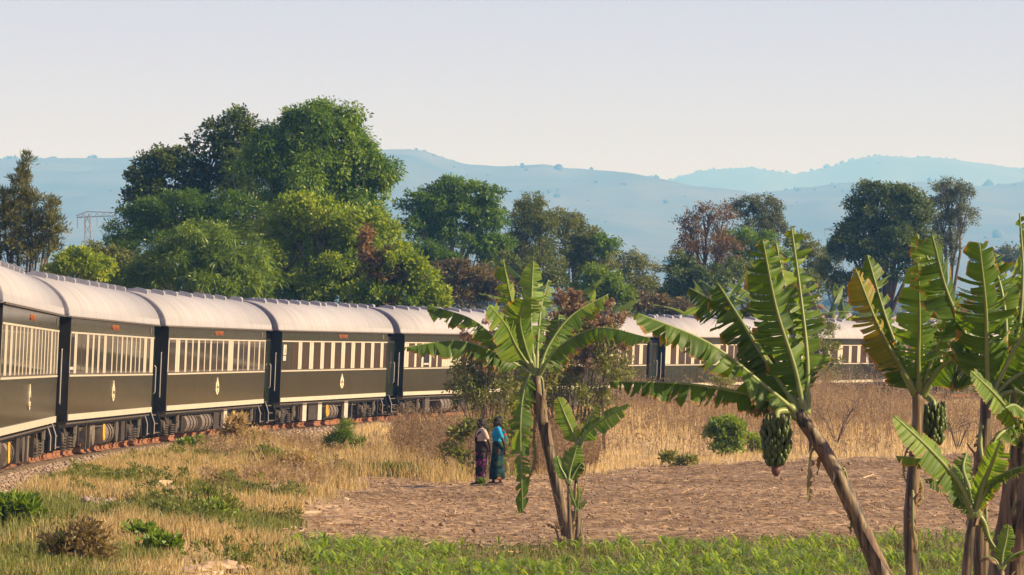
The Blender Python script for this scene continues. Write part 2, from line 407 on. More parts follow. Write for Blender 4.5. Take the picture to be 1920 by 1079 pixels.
def on_track(k):
    if k >= -1:
        th = TH0 - k * PIT / RS; return Vector((TCX + RC * math.cos(th), TCY + RC * math.sin(th), 0)), th
    dd = (k + 1) * PIT; return Vector((TP[0] + TD[0] * dd, TP[1] + TD[1] * dd, 0)), THN
k = -1.2
while k < 5:
    p, th = on_track(k)
    o = link('sleeper', sme, 'sleeper', None, p + Vector((0, 0, .002 + float(rise(p.y)))), (0, 0, th - R(90)))
    under(o, trk); k += .70 / PIT
# loose ballast stones on the near shoulder
def stones(name, C, S, m, label, seed=3):
    r = np.random.default_rng(seed)
    bv = np.array([(1, 0, 0), (-1, 0, 0), (0, 1, 0), (0, -1, 0), (0, 0, .8), (0, 0, -.8)]); tri = np.array([(0, 2, 4), (2, 1, 4), (1, 3, 4), (3, 0, 4), (2, 0, 5), (1, 2, 5), (3, 1, 5), (0, 3, 5)])
    n = len(C); a = r.uniform(0, 6.28, n); ca, sa = np.cos(a), np.sin(a)
    VV = bv[None] * r.uniform(.6, 1.3, (n, 6, 3)) * S[:, None, None]
    VV = np.stack([VV[..., 0] * ca[:, None] - VV[..., 1] * sa[:, None], VV[..., 0] * sa[:, None] + VV[..., 1] * ca[:, None], VV[..., 2] * .8], -1) + C[:, None, :]
    return tag(link(name, npmesh(name, VV.reshape(-1, 3), (tri[None] + (np.arange(n) * 6)[:, None, None]).reshape(-1, 3)), m), label, 'stones', kind='stuff')
n = 7000; kk = rng.uniform(-1.4, 3.2, n); lat = -np.abs(rng.normal(0, .75, n)) - .78
C = []
for a, b in zip(kk, lat):
    p, th = on_track(a); C.append((p.x + b * math.cos(th), p.y + b * math.sin(th)))
C = np.array(C); zz = np.maximum(ground_z(C[:, 0], C[:, 1]), np.interp(np.abs(lat), [0, 1.55, 2.6], [-.235, -.235, -.62]) + rise(C[:, 1]))
S = np.exp(rng.normal(-3.15, .35, n))
stones('ballast_stones', np.column_stack([C, zz + .01]), S, 'stone', 'loose pale ballast stones along the near side of the track')

# ================================================================ TRAIN
BANK = R(2.4)
XS0, XS1 = 1.45, 18.65            # ends of the panelled side
RX0, RX1 = 0.62, 19.45            # ends of the roof
YS = -1.40                        # visible side plane
def roof_z(u): return 3.33 + .90 * max(0, 1 - abs(u) ** 2.2) ** (1 / 1.75)
roof_poly = [(1.46 * u, roof_z(u)) for u in [math.sin(R(a)) for a in range(-90, 91, 9)]]
roof_poly = [(-1.46, 3.27)] + roof_poly + [(1.46, 3.27)]
vent_me = MB().prism([(-.20, -.04), (-.20, .085), (-.15, .125), (.15, .125), (.20, .085), (.20, -.04)], -.11, .11).mesh('roof_vent')
vcap_me = MB().box(-.34, .34, -.13, .13, .155, .175).mesh('vent_cap')
def lathe_x(prof, n=16):          # profile (x, r) round the x axis
    mb = MB(); vs = [(x, r * math.cos(2 * math.pi * k / n), r * math.sin(2 * math.pi * k / n)) for x, r in prof for k in range(n)]
    fs = [(i * n + k, i * n + (k + 1) % n, (i + 1) * n + (k + 1) % n, (i + 1) * n + k) for i in range(len(prof) - 1) for k in range(n)]
    fs += [tuple(range(n - 1, -1, -1)), tuple((len(prof) - 1) * n + k for k in range(n))]
    return mb.add(vs, fs)
tank_me = lathe_x([(-.82, .05), (-.80, .26), (-.74, .30), (-.28, .30), (-.27, .315), (-.23, .315), (-.22, .30), (.22, .30), (.23, .315), (.27, .315), (.28, .30), (.74, .30), (.80, .26), (.82, .05)]).mesh('air_tank', False)
band_me = lathe_x([(-.02, .322), (.02, .322)], 18).mesh('strap')
def ring_y(prof, n=20):           # profile (y, r) round the y axis
    mb = MB(); vs = [(r * math.cos(2 * math.pi * k / n), y, r * math.sin(2 * math.pi * k / n)) for y, r in prof for k in range(n)]
    fs = [(i * n + k, (i + 1) * n + k, (i + 1) * n + (k + 1) % n, i * n + (k + 1) % n) for i in range(len(prof) - 1) for k in range(n)]
    fs += [tuple(range(n)), tuple((len(prof) - 1) * n + n - 1 - k for k in range(n))]
    return mb.add(vs, fs)
wheel_me = ring_y([(-.07, .34), (-.07, .42), (.05, .42), (.06, .45), (.075, .45), (.075, .1)]).mesh('wheel')
hub_me = ring_y([(-.13, .05), (-.12, .13), (.0, .15), (.0, .05)], 12).mesh('axle_box')
sp_ = MB()
for q in range(5):
    n = 10; z0 = q * .065
    vs = []
    for (r, z) in ((.07, z0), (.105, z0 + .016), (.105, z0 + .034), (.07, z0 + .05)):
        vs += [(r * math.cos(2 * math.pi * k / n), r * math.sin(2 * math.pi * k / n), z) for k in range(n)]
    sp_.add(vs, [(i * n + k, i * n + (k + 1) % n, (i + 1) * n + (k + 1) % n, (i + 1) * n + k) for i in range(3) for k in range(n)] + [tuple(range(n - 1, -1, -1)), tuple(3 * n + k for k in range(n))])
spring_me = sp_.mesh('spring')
hand_me = MB()
for q in range(24):
    a, b = 2 * math.pi * q / 24, 2 * math.pi * (q + 1) / 24
    hand_me.tube([(.19 * math.cos(a), 0, .19 * math.sin(a)), (.19 * math.cos(b), 0, .19 * math.sin(b))], .022, 5)
for q in range(3): hand_me.tube([(.18 * math.cos(q * 1.047), 0, .18 * math.sin(q * 1.047)), (-.18 * math.cos(q * 1.047), 0, -.18 * math.sin(q * 1.047))], .016, 5)
hand_me = hand_me.mesh('hand_wheel')
louv_me = MB()
for q in range(9): louv_me.prism([(-.05, .05 + q * .066), (-.02, .05 + q * .066), (-.02, .10 + q * .066), (-.035, .10 + q * .066)], -.32, .32)
louv_me.box(-.35, .35, -.02, .35, 0, .66); louv_me = louv_me.mesh('louvred_box')
def text_mesh(txt, size, ext=0.006):
    cu = bpy.data.curves.new('t', 'FONT'); cu.body = txt; cu.size = size; cu.extrude = ext; cu.align_x = 'CENTER'; cu.resolution_u = 2
    o = bpy.data.objects.new('t', cu); COL.objects.link(o)
    me = bpy.data.meshes.new_from_object(o); bpy.data.objects.remove(o); return me
letter_me = text_mesh('PRIDE OF AFRICA', .18)
one_me = text_mesh('1', .22)

def bogie(coach, xc, var):
    b = MB()
    for y in (-1.02, 1.02):
        b.box(xc - 1.55, xc + 1.55, y - .06, y + .06, .38, .56)
        for dx in (-1.1, 1.1): b.box(xc + dx - .16, xc + dx + .16, y - .10, y + .10, .26, .60)
    b.box(xc - .25, xc + .25, -1.1, 1.1, .42, .70)
    fr = b.build('bogie', 'under', coach)
    for dx in (-1.1, 1.1):
        for y, ry in ((-.60, 0), (.60, math.pi)):
            wo = link('wheel', wheel_me, 'under', fr, (xc + dx, y, .45), (0, 0, ry))
        link('axle_box', hub_me, 'underlt', fr, (xc + dx, -1.10, .44))
    for dx in (-.5, .5): link('spring', spring_me, 'underlt', fr, (xc + dx, -1.12, .14))
    q = MB().tube([(xc + .85, -1.2, .72), (xc + .78, -1.2, .2)], .05, 8).tube([(xc + .85, -1.2, .74), (xc + .82, -1.2, .5)], .075, 8)
    q.build('damper', 'underlt', fr)
    q = MB().tube([(xc - .95, -1.15, .78), (xc - .55, -1.17, .52), (xc - .35, -1.17, .5)], .035, 6).tube([(xc - 1.4, -1.1, .74), (xc + 1.4, -1.1, .74)], .03, 6)
    q.build('brake_rod', 'underlt', fr)
    # safety plates beside the wheels
    for dx in (-1.75, 1.75): MB().box(xc + dx - .05, xc + dx + .05, -1.2, -.9, .22, .72).build('sand_plate', 'under', fr)

def make_coach(k, label, panes, style, txt_x, gear, nvents=11, vent_seed=1, plate=False):
    A, B = gap_pt(k), gap_pt(k + 1); A.z, B.z = float(rise(A.y)), float(rise(B.y)); ex = (B - A).normalized(); ey = Vector((-ex.y, ex.x, 0)).normalized()
    org = A + ey * 1.40
    c = empty('railway_coach', org)
    m3 = Matrix((ex, ey, ex.cross(ey))).transposed() @ Matrix.Rotation(BANK, 3, 'X')
    c.rotation_euler = m3.to_euler()
    tag(c, label, 'railway coach', 'coaches of the green passenger train')
    # panelled walls
    w = MB()
    for s in (-1, 1):
        y0, y1 = (YS, YS + .05) if s < 0 else (-YS - .05, -YS)
        w.box(XS0, XS1, y0, y1, .90, 1.925); w.box(XS0, XS1, y0, y1, 2.90, 3.30)
    w.build('side_wall', 'green', c)
    inner = MB().box(XS0, XS1, YS + .07, -YS - .07, .86, 3.31); inner.build('body_core', 'dark', c)
    for xa, nm in ((XS0, -1), (XS1, 1)):
        e = MB(); a, b = (xa - .035, xa - .003) if nm < 0 else (xa + .003, xa + .035)
        e.prism([(YS + .002, .88), (YS + .002, 3.28), (-YS - .002, 3.28), (-YS - .002, .88)], a, b)
        ew = e.build('end_wall', 'dark', c)
        xh = a - .06 if nm < 0 else b + .06
        for yh in (-1.22, 1.22):
            MB().tube([(xh + .05 * -nm, yh, 1.25), (xh, yh, 1.27), (xh, yh, 2.5), (xh + .05 * -nm, yh, 2.52)], .016, 6).build('handrail', 'steel', ew)
        # recessed vestibule with its door, gangway bellows and steps
        xa2, xb2 = (.25, XS0 - .04) if nm < 0 else (XS1 + .04, 19.75)
        ve = MB().box(xa2, xb2, -1.02, 1.02, .86, 3.12).build('vestibule', 'dark', c)
        dr = MB().box(xa2 + .06, xb2 - .06, -1.045, -1.024, .92, 2.9).build('door', 'green', ve)
        xm = (xa2 + xb2) / 2
        MB().box(xm - .17, xm + .17, -1.058, -1.048, 1.95, 2.75).build('door_pane', 'glass', ve)
        MB().tube([(xm + .22, -1.10, 1.35), (xm + .22, -1.14, 1.40), (xm + .22, -1.14, 2.1), (xm + .22, -1.10, 2.15)], .016, 6).build('handrail', 'steel', ve)
        g = MB(); xg0, xg1 = (0.01, .24) if nm < 0 else (19.76, 19.99)
        for q in range(3):
            xx = xg0 + (xg1 - xg0) * q / 3; g.box(xx, xx + .05, -.62, .62, 1.0, 3.0); g.box(xx + .05, xx + .0766, -.56, .56, 1.04, 2.96)
        g.build('gangway_bellows', 'dark', ve)
        for q, xs in enumerate((xa2 + .02, xb2 - .06)):
            MB().prism([(-1.30, .22), (-1.30, .55), (-1.18, .86), (-.95, .86), (-.95, .22)], xs, xs + .04).build('step_side', 'dark', ve)
        st = MB()
        for zz in (.25, .50, .74): st.box(xa2 + .063, xb2 - .063, -1.27 + (zz - .25) * .25, -1.0, zz, zz + .03)
        st.build('step', 'underlt', ve)
        MB().tube([(xa2 - .01, -1.32, .24), (xa2 - .01, -1.32, .56), (xa2 - .01, -1.2, .9)], .014, 5).build('step_rail', 'steel', ve)
        for yb in (-.85, .85):
            xb_ = (xa2, xa2 - .2) if nm < 0 else (xb2, xb2 + .2)
            MB().tube([(xb_[0], yb, .72), (xb_[1], yb, .72)], .09, 10).build('buffer', 'under', ve)
    # cream mouldings
    MB().box(XS0, XS1, YS - .022, YS - .002, .88, 1.02).build('bottom_stripe', 'cream', c)
    MB().box(XS0, XS1, YS - .014, YS - .002, 1.895, 1.935).build('lower_moulding', 'cream', c)
    MB().box(XS0, XS1, YS - .014, YS - .002, 2.895, 2.935).build('upper_moulding', 'cream', c)
    MB().box(XS0, XS1, YS + .0, YS + .065, 1.928, 1.965).build('window_sill', 'underlt', c)
    # windows: panes is a list of (x0, x1, kind); what lies between is cream pillar or green panel
    pill = 'cream'
    last = XS0
    for (x0, x1, kind) in panes:
        wx = .07 if style == 'grey' else .04; x0, x1 = x0 - wx, x1 + wx
        if x0 - last > .05:
            if x0 - last > 1.4 and style == 'brown' and last == XS0:
                MB().box(last, x0 - .01, YS + .004, YS + .06, 1.967, 2.898).build('wall_panel', 'green', c)
            else:
                nb = 1 if x0 - last < .34 else (2 if x0 - last < .75 else max(3, int((x0 - last) / .28)))
                wd = (x0 - last) / nb
                for q in range(nb):
                    MB().box(last + q * wd + .012, last + (q + 1) * wd - .012, YS - .001, YS + .06, 1.967, 2.893).build('window_pillar', pill, c)
        fr = MB()
        fr.box(x0, x1, YS + .001, YS + .062, 2.81, 2.894); fr.box(x0, x1, YS + .001, YS + .062, 1.967, 2.02)
        fr.box(x0, x0 + .03, YS + .001, YS + .062, 2.02, 2.81); fr.box(x1 - .03, x1, YS + .001, YS + .062, 2.02, 2.81)
        wo = fr.build('window', 'underlt' if style == 'grey' else 'blind', c)
        MB().box(x0 + .032, x1 - .032, YS + .004, YS + .064, 2.022, 2.808).build('pane', {'g': 'glass', 'b': 'blind', 'o': 'open'}[kind], wo)
        if kind == 'o':
            MB().box(x0 + .034, x1 - .034, YS + .0015, YS + .0035, 2.05, 2.12).build('sash', 'white', wo)
        last = x1
    if XS1 - last > .05:
        nb = 1 if XS1 - last < .34 else (2 if XS1 - last < .75 else int((XS1 - last) / .28)); wd = (XS1 - last) / nb
        for q in range(nb):
            MB().box(last + q * wd + .012, last + (q + 1) * wd - .012, YS - .001, YS + .06, 1.967, 2.893).build('window_pillar', pill, c)
    # roof with ventilators
    rf = MB().prism(roof_poly, RX0, RX1).build('roof', 'roof', c)
    for i, p in enumerate(rf.data.polygons): p.use_smooth = (2 <= i <= 19)
    MB().box(RX0 + .04, RX1 - .04, -1.50, -1.462, 3.25, 3.29).build('gutter', 'underlt', rf)
    for xa in (RX0 - .036, RX1 + .002):
        pl = [(y * .992, z - .012) for y, z in roof_poly[1:-1]]; pin = [(y * .90, 3.28 + (z - 3.28) * .88) for y, z in roof_poly[1:-1]]
        pp = pl + pin[::-1]
        n = len(pl); mb = MB(); vs = [(xa, y, z) for y, z in pl + pin] + [(xa + .034, y, z) for y, z in pl + pin]
        fs = []
        for i in range(n - 1):
            fs += [(i, n + i, n + i + 1, i + 1), (2 * n + i, 2 * n + i + 1, 3 * n + i + 1, 3 * n + i), (i, i + 1, 2 * n + i + 1, 2 * n + i), (n + i, 3 * n + i, 3 * n + i + 1, n + i + 1)]
        mb.add(vs, fs).build('roof_end_rim', 'vent', rf)
    rv = random.Random(vent_seed); x = XS0 + .9
    stepv = (RX1 - RX0 - 1.0) / nvents
    for q in range(nvents):
        xx = RX0 + .5 + (q + .35 + .5 * rv.random()) * stepv
        yv = -.40; zv = roof_z(yv / 1.46)
        vo = link('roof_vent', vent_me, 'vent', rf, (xx, yv, zv - .01), (R(10), 0, 0))
        link('roof_vent', vent_me, 'vent', rf, (xx, -yv, zv - .01), (R(-10), 0, 0))
    # lettering and crest
    if txt_x:
        link('lettering', letter_me, 'orange', c, (txt_x, YS - .008, 3.05), (R(90), 0, 0))
        cr = MB(); xc = txt_x + .05
        out = [(0, .60), (.10, .42), (.24, .30), (.27, .02), (.18, -.08), (.0, -.16), (-.18, -.08), (-.27, .02), (-.24, .30), (-.10, .42)]
        n = len(out)
        cr.add([(xc + a, YS - .016, 1.36 + b * .70) for a, b in out] + [(xc + a, YS - .002, 1.36 + b * .70) for a, b in out], [tuple(range(n))] + [(i, n + i, n + (i + 1) % n, (i + 1) % n) for i in range(n)])
        co = cr.build('crest', 'gold', c)
        d = MB(); 
        for a0, a1, b0, b1 in ((-.16, -.09, .08, .22), (.09, .16, .08, .22), (-.09, .09, -.0, .05), (-.04, .04, .12, .34), (-.12, .12, -.06, -.03)):
            d.box(xc + a0, xc + a1, YS - .021, YS - .017, 1.36 + b0 * .70, 1.36 + b1 * .70)
        d.build('crest_motif', 'green', co)
    if plate:
        pl = MB().box(XS0 + .16, XS0 + .60, YS - .02, YS - .002, 2.46, 2.80).build('number_plate', 'white', c)
        link('numeral', one_me, 'dark', pl, (XS0 + .38, YS - .026, 2.52), (R(90), 0, 0))
        MB().box(XS0 + .16, XS0 + .56, YS - .018, YS - .002, 2.26, 2.43).build('notice', 'white', c)
    MB().box(XS1 - .95, XS1 - .65, YS - .012, YS - .002, 3.03, 3.2).build('wall_panel', 'underlt', c)
    # underframe
    MB().box(XS0, XS1, -1.20, -1.12, .68, .858).box(XS0, XS1, 1.12, 1.20, .68, .858).box(XS0 + .2, XS1 - .2, -.25, .25, .55, .85).build('sole_bar', 'dark', c)
    MB().tube([(XS0 + .1, -1.36, .80), (XS1 - .1, -1.36, .80)], .022, 6).tube([(5, -1.1, .62), (15, -1.1, .62)], .03, 6).build('brake_pipe', 'underlt', c)
    bogie(c, 3.4, 0); bogie(c, 16.6, 1)
    for it in gear:
        kind, x = it[0], it[1]
        if kind == 'tank':
            t = link('air_tank', tank_me, 'tank', c, (x, -.98, .42))
            for dx in (-.5, 0, .5):
                link('strap', band_me, 'under', t, (dx, 0, 0)); MB().box(dx - .02, dx + .02, -.02, .02, .32, .45).build('strap_hanger', 'under', t)
        elif kind == 'box': MB().box(x - it[2] / 2, x + it[2] / 2, -1.22, -.6, .18, .70).build('equipment_box', 'under', c)
        elif kind == 'white':
            bx = MB().box(x - .30, x + .30, -1.24, -1.16, .16, .78).build('white_panel', 'white', c)
            MB().box(x - .36, x + .36, -1.155, -1.0, .12, .82).build('panel_frame', 'under', bx)
        elif kind == 'hand': link('hand_wheel', hand_me, 'yellow', c, (x, -1.30, .48))
        elif kind == 'louv': link('louvred_box', louv_me, 'underlt', c, (x, -1.20, .16))
        elif kind == 'dish':
            q = ring_y([(-.10, .05), (-.09, .28), (.0, .33), (.1, .33), (.1, .05)], 18).build('round_tank', 'tank', c); q.location = (x, -1.08, .44)
        elif kind == 'post': MB().box(x - .05, x + .05, -1.22, -1.1, .1, .82).build('hanger_post', 'underlt', c)
        elif kind == 'spool':
            q = ring_y([(-.12, .22), (-.11, .31), (-.06, .31), (-.05, .24), (.05, .24), (.06, .31), (.1, .31), (.11, .1)], 18).build('hose_reel', 'underlt', c); q.location = (x, -1.1, .45)
    return c

def run(a, b, per, pw, kind, ph=0.0, jit=.08, seed=1):
    r = random.Random(seed); out = []; x = a + ph
    while x + pw < b:
        j = r.uniform(-jit, jit); out.append((round(x + max(j, 0) * .5, 2), round(x + pw + j * .5, 2), kind)); x += per * (1.0 if r.random() > .18 else 1.28)
    return out
def kinds(lst, kd): return [(a, b, kd) for a, b in lst]
c2w = [(1.6, 2.12, 'o')] + kinds([(2.72, 3.42), (3.6, 4.3), (4.85, 5.4), (5.88, 6.45), (6.95, 7.6), (8.28, 9.25), (9.62, 10.3), (10.6, 11.22), (11.66, 12.24), (12.62, 13.27), (13.73, 14.33), (14.65, 15.23), (15.63, 16.3), (17.1, 17.8)], 'g')
c3w = kinds([(1.65, 2.52), (3.33, 4.0), (4.45, 5.14), (5.5, 6.08), (6.55, 7.22), (7.52, 8.18), (8.6, 9.35), (9.62, 10.37), (10.75, 11.4), (12.5, 13.17), (13.57, 14.26), (14.47, 15.1), (15.65, 16.36), (16.6, 17.25), (17.67, 18.4)], 'g')
c4w = kinds([(3.0, 3.86), (4.5, 5.55), (6.27, 7.28), (7.93, 8.97), (9.65, 10.64), (11.35, 12.3), (13.03, 13.99), (14.68, 15.74), (16.38, 17.46), (18.07, 18.6)], 'b')
c5w = kinds([(2.12, 2.86), (3.25, 3.88)], 'b') + [(4.27, 5.03, 'o')] + kinds([(5.42, 6.08), (6.36, 6.9), (9.9, 10.6), (11.1, 11.8), (12.4, 13.1), (13.5, 14.2), (14.8, 15.5), (16.0, 16.7), (17.2, 17.9)], 'b')
c6w = kinds([(1.9, 2.6), (3.1, 3.8), (4.3, 5.0), (5.6, 6.3), (7.2, 7.9), (8.3, 9.0), (9.6, 10.3), (10.9, 11.6), (12.2, 12.9), (13.3, 14.0), (14.53, 15.24), (15.59, 16.24), (16.67, 17.39), (18.05, 18.6)], 'b')
c7w = kinds([(2.2, 2.87), (3.3, 4.1), (4.3, 4.97), (5.5, 6.2), (6.5, 7.2), (7.63, 8.34), (9.2, 9.98), (10.35, 11.08), (11.28, 12.08), (12.34, 13.3), (13.57, 14.4), (15.0, 15.7), (16.2, 16.9), (17.5, 18.2)], 'b')
make_coach(-1, 'nearest dark green coach cut off by the left edge of the picture', run(1.6, 18.5, 1.06, .62, 'g', seed=4), 'grey', 9.6, [('tank', 7.2), ('hand', 5.9), ('box', 9.6, 1.0), ('spool', 11.4), ('post', 12.4), ('dish', 13.4)], 10, 4)
make_coach(0, 'dark green coach second from the left, with its first window open', c2w, 'grey', 9.9, [('dish', 8.2), ('hand', 9.2), ('tank', 11.0), ('post', 6.4), ('post', 7.1), ('spool', 12.7), ('box', 13.9, .8)], 9, 2)
make_coach(1, 'green coach with slim cream window pillars, third from the left', c3w, 'grey', 9.7, [('tank', 6.6), ('tank', 9.2), ('white', 12.4), ('box', 10.9, 1.0), ('hand', 13.6), ('louv', 14.0)], 8, 3)
make_coach(2, 'dark green coach with wide brown windows and a number 1 plate', c4w, 'brown', 10.9, [('white', 5.9), ('white', 8.3), ('box', 7.2, 1.2), ('hand', 9.2), ('tank', 10.4), ('white', 12.6), ('post', 13.7)], 11, 5, True)
make_coach(3, 'coach partly hidden by the tall banana plant and the dry flowering bush', c5w, 'brown', None, [('louv', 5.6), ('tank', 8.6), ('box', 11, 1.2)], 9, 6)
make_coach(4, 'coach mostly hidden behind the brown flowering bush in the middle', c6w, 'brown', None, [('box', 8, 1.2), ('tank', 11)], 9, 7)
make_coach(5, 'coach behind the leaves of the leaning banana plant', c7w, 'brown', None, [('box', 8, 1.2), ('tank', 11)], 10, 8)
make_coach(6, 'farther coach half hidden by dry brown scrub to the right of the leaning banana', run(1.8, 18.4, 1.25, .78, 'b', seed=9), 'brown', None, [('box', 9, 1.2)], 10, 9)
make_coach(7, 'farthest coach seen only between the banana leaves at the right', run(1.8, 18.4, 1.25, .78, 'b', seed=11), 'brown', None, [('box', 9, 1.2)], 10, 10)

# ================================================================ TREES
def crown_mesh(name, blobs, n, L, W, seed, clump=.5, per=22, droop=.5, shell=.55, up=.25, spread=1.0, tint=(0, 1), flatz=1.0, hang=0.0, lumps=22, core=.55):
    """leaf quads gathered in clumps through the crown volume; blobs: (x,y,z,rx,ry,rz)"""
    r = np.random.default_rng(seed)
    sub = []
    for q in blobs:
        q = np.array(q, float); sub.append(np.concatenate([q[:3], q[3:] * .60]))
        for _ in range(lumps):
            dd = r.normal(size=3); dd /= np.linalg.norm(dd); dd[2] = abs(dd[2]) if r.random() < .6 else dd[2]
            f = r.uniform(.15, .31); sub.append(np.concatenate([q[:3] + dd * q[3:] * r.uniform(.62, 1.08), q[3:] * f]))
    b = np.array(sub, float); area = (b[:, 3] * b[:, 5]) ** .8; area[::lumps + 1] *= core; pr = area / area.sum()
    per = max(8, int(per * .6)); nc = max(8, n // per); bi = r.choice(len(b), nc, p=pr)
    d = r.normal(size=(nc, 3)); d /= np.linalg.norm(d, axis=1)[:, None]
    d[:, 2] = np.where((d[:, 2] < -.55) & (r.random(nc) < .7), -d[:, 2], d[:, 2])
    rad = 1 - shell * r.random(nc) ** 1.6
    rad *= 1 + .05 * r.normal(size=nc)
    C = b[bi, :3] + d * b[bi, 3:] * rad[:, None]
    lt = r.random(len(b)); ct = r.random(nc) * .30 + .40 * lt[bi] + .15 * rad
    li = np.repeat(np.arange(nc), per); m = len(li)
    cs = clump * .55 * r.uniform(.6, 1.35, nc)
    off = np.clip(r.normal(size=(m, 3)), -1.6, 1.6) * .5
    Pp = C[li] + off * cs[li][:, None] * np.array([1, 1, .75 * flatz])
    dirv = d[li] * .6 + off * .7 * spread + r.normal(size=(m, 3)) * .45; dirv[:, 2] += up - droop
    dirv /= np.linalg.norm(dirv, axis=1)[:, None]
    nrm = r.normal(size=(m, 3)) * .34 + d[li] * 1.1; nrm[:, 2] += .25
    side = np.cross(dirv, nrm); side /= (np.linalg.norm(side, axis=1)[:, None] + 1e-9)
    ll = L * r.uniform(.65, 1.35, m)[:, None]; ww = W * r.uniform(.7, 1.3, m)[:, None] * .5
    sag = np.zeros((m, 3)); sag[:, 2] = -hang
    a = Pp; q = Pp + dirv * ll * .45
    V = np.stack([a, q + side * ww, Pp + (dirv + sag) * ll, q - side * ww], 1).reshape(-1, 3)
    Fq = np.arange(m * 4).reshape(m, 4)
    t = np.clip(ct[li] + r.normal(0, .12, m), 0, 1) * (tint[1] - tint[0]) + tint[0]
    return npmesh(name, V, Fq, tint=np.repeat(t, 4))
def limbs(base, blobs, r0, seed=0, wob=.35, nsub=3, fork=.45):
    rn = random.Random(seed); mb = MB(); base = Vector(base)
    b = [Vector(x[:3]) for x in blobs]; cen = sum(b, Vector()) / len(b)
    top = Vector((base.x * .4 + cen.x * .6, base.y * .4 + cen.y * .6, base.z + (cen.z - base.z) * fork))
    mid = (base + top) / 2 + Vector((rn.uniform(-1, 1), rn.uniform(-1, 1), 0)) * wob
    mb.tube([base - Vector((0, 0, .3)), base + (mid - base) * .12, mid, top], [r0 * 1.35, r0, r0 * .85, r0 * .7], 9)
    for i, x in enumerate(blobs):
        e = b[i]; m1 = top.lerp(e, .5) + Vector((rn.uniform(-1, 1), rn.uniform(-1, 1), rn.uniform(0, .8))) * wob
        mb.tube([top - (top - mid) * .1, m1, e], [r0 * .55, r0 * .35, r0 * .14], 7)
        for q in range(nsub):
            dv = Vector((rn.gauss(0, 1), rn.gauss(0, 1), rn.gauss(.4, .8))).normalized()
            e2 = e + Vector((dv.x * x[3], dv.y * x[4], dv.z * x[5])) * .85; s = m1.lerp(e, rn.uniform(.1, .9))
            mb.tube([s, s.lerp(e2, .5) + Vector((0, 0, rn.uniform(0, .3))), e2], [r0 * .2, r0 * .12, r0 * .03], 5)
    return mb
def blobpx(lst, D, dep=.85):
    """(px, py, rx px, ry px[, extra depth]) -> blobs in the place"""
    out = []
    for t in lst:
        dd = D + (t[4] if len(t) > 4 else 0); p = P(t[0], t[1], dd); s = dd / F
        out.append((p.x, p.y, p.z, t[2] * s, (t[2] + t[3]) / 2 * s * dep, t[3] * s))
    return out
def tree(name, label, cat, base_px, D, blobs, n, L, W, leaf, seed, trunk_r=.3, bark='bark', group=None, extra=None, limbs_kw={}, hill=False, **kw):
    bl = blobpx(blobs, D); g = G(base_px, D)
    if hill: g.z = float(hill_z(np.array(g.x), np.array(g.y)))
    t = empty(name, g); tag(t, label, cat, group)
    under(limbs(g, bl, trunk_r, seed, **limbs_kw).build('trunk', bark, None, True), t)
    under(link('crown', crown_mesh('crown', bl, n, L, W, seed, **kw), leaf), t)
    if extra:
        for nm, ebl, en, eL, eW, em, ekw in extra: under(link(nm, crown_mesh(nm, blobpx(ebl, D), en, eL, eW, seed + 50, **ekw), em), t)
    return t
M['mango'] = leafmat('mango_leaf', [(0, (0.042, 0.092, 0.009)), (.45, (0.098, 0.190, 0.012)), (.8, (0.195, 0.300, 0.018)), (1, (0.29, 0.37, 0.026))], .4, .32)
M['darkleaf'] = leafmat('dark_leaf', [(0, (0.032, 0.060, 0.014)), (.5, (0.075, 0.122, 0.022)), (1, (0.155, 0.190, 0.040))], .5, .28)
M['lime'] = leafmat('yellow_green_leaf', [(0, (0.085, 0.155, 0.010)), (.5, (0.195, 0.285, 0.014)), (1, (0.40, 0.43, 0.024))], .45, .36)
M['fresh'] = leafmat('fresh_green_leaf', [(0, (0.075, 0.130, 0.014)), (.5, (0.140, 0.225, 0.022)), (1, (0.26, 0.34, 0.045))], .42, .32)
M['olive'] = leafmat('olive_leaf', [(0, (0.058, 0.086, 0.016)), (.5, (0.130, 0.165, 0.028)), (1, (0.255, 0.245, 0.058))], .55, .28)
M['grey'] = leafmat('grey_green_leaf', [(0, (0.050, 0.070, 0.032)), (.5, (0.098, 0.125, 0.055)), (1, (0.18, 0.19, 0.085))], .6, .24)
M['rust'] = leafmat('rusty_leaf', [(0, (0.095, 0.060, 0.030)), (.5, (0.19, 0.120, 0.055)), (1, (0.31, 0.19, 0.085))], .65, .25)
M['redleaf'] = leafmat('red_leaf', [(0, (0.16, 0.045, 0.028)), (1, (0.34, 0.11, 0.05))], .6, .25)
M['brownflower'] = leafmat('dry_flower', [(0, (0.15, 0.102, 0.058)), (.5, (0.27, 0.190, 0.115)), (1, (0.42, 0.325, 0.215))], .8, .15, .1)
M['pine'] = leafmat('pine_needles', [(0, (0.050, 0.066, 0.014)), (.5, (0.120, 0.130, 0.024)), (1, (0.25, 0.22, 0.045))], .6, .25)
M['weed'] = leafmat('dry_grass_blade', [(0, (0.20, 0.145, 0.075)), (.5, (0.38, 0.295, 0.155)), (1, (0.58, 0.475, 0.28))], .8, .35, .1)
M['goldgrass'] = leafmat('golden_grass_blade', [(0, (0.27, 0.200, 0.115)), (.5, (0.50, 0.390, 0.235)), (1, (0.68, 0.56, 0.37))], .8, .4, .1)
M['deadweed'] = leafmat('dead_weed', [(0, (0.16, 0.110, 0.066)), (.5, (0.34, 0.245, 0.145)), (1, (0.50, 0.39, 0.24))], .8, .25, .1)
M['deadolive'] = leafmat('withered_leaf', [(0, (0.065, 0.055, 0.024)), (.5, (0.150, 0.120, 0.048)), (1, (0.27, 0.20, 0.085))], .6, .25)

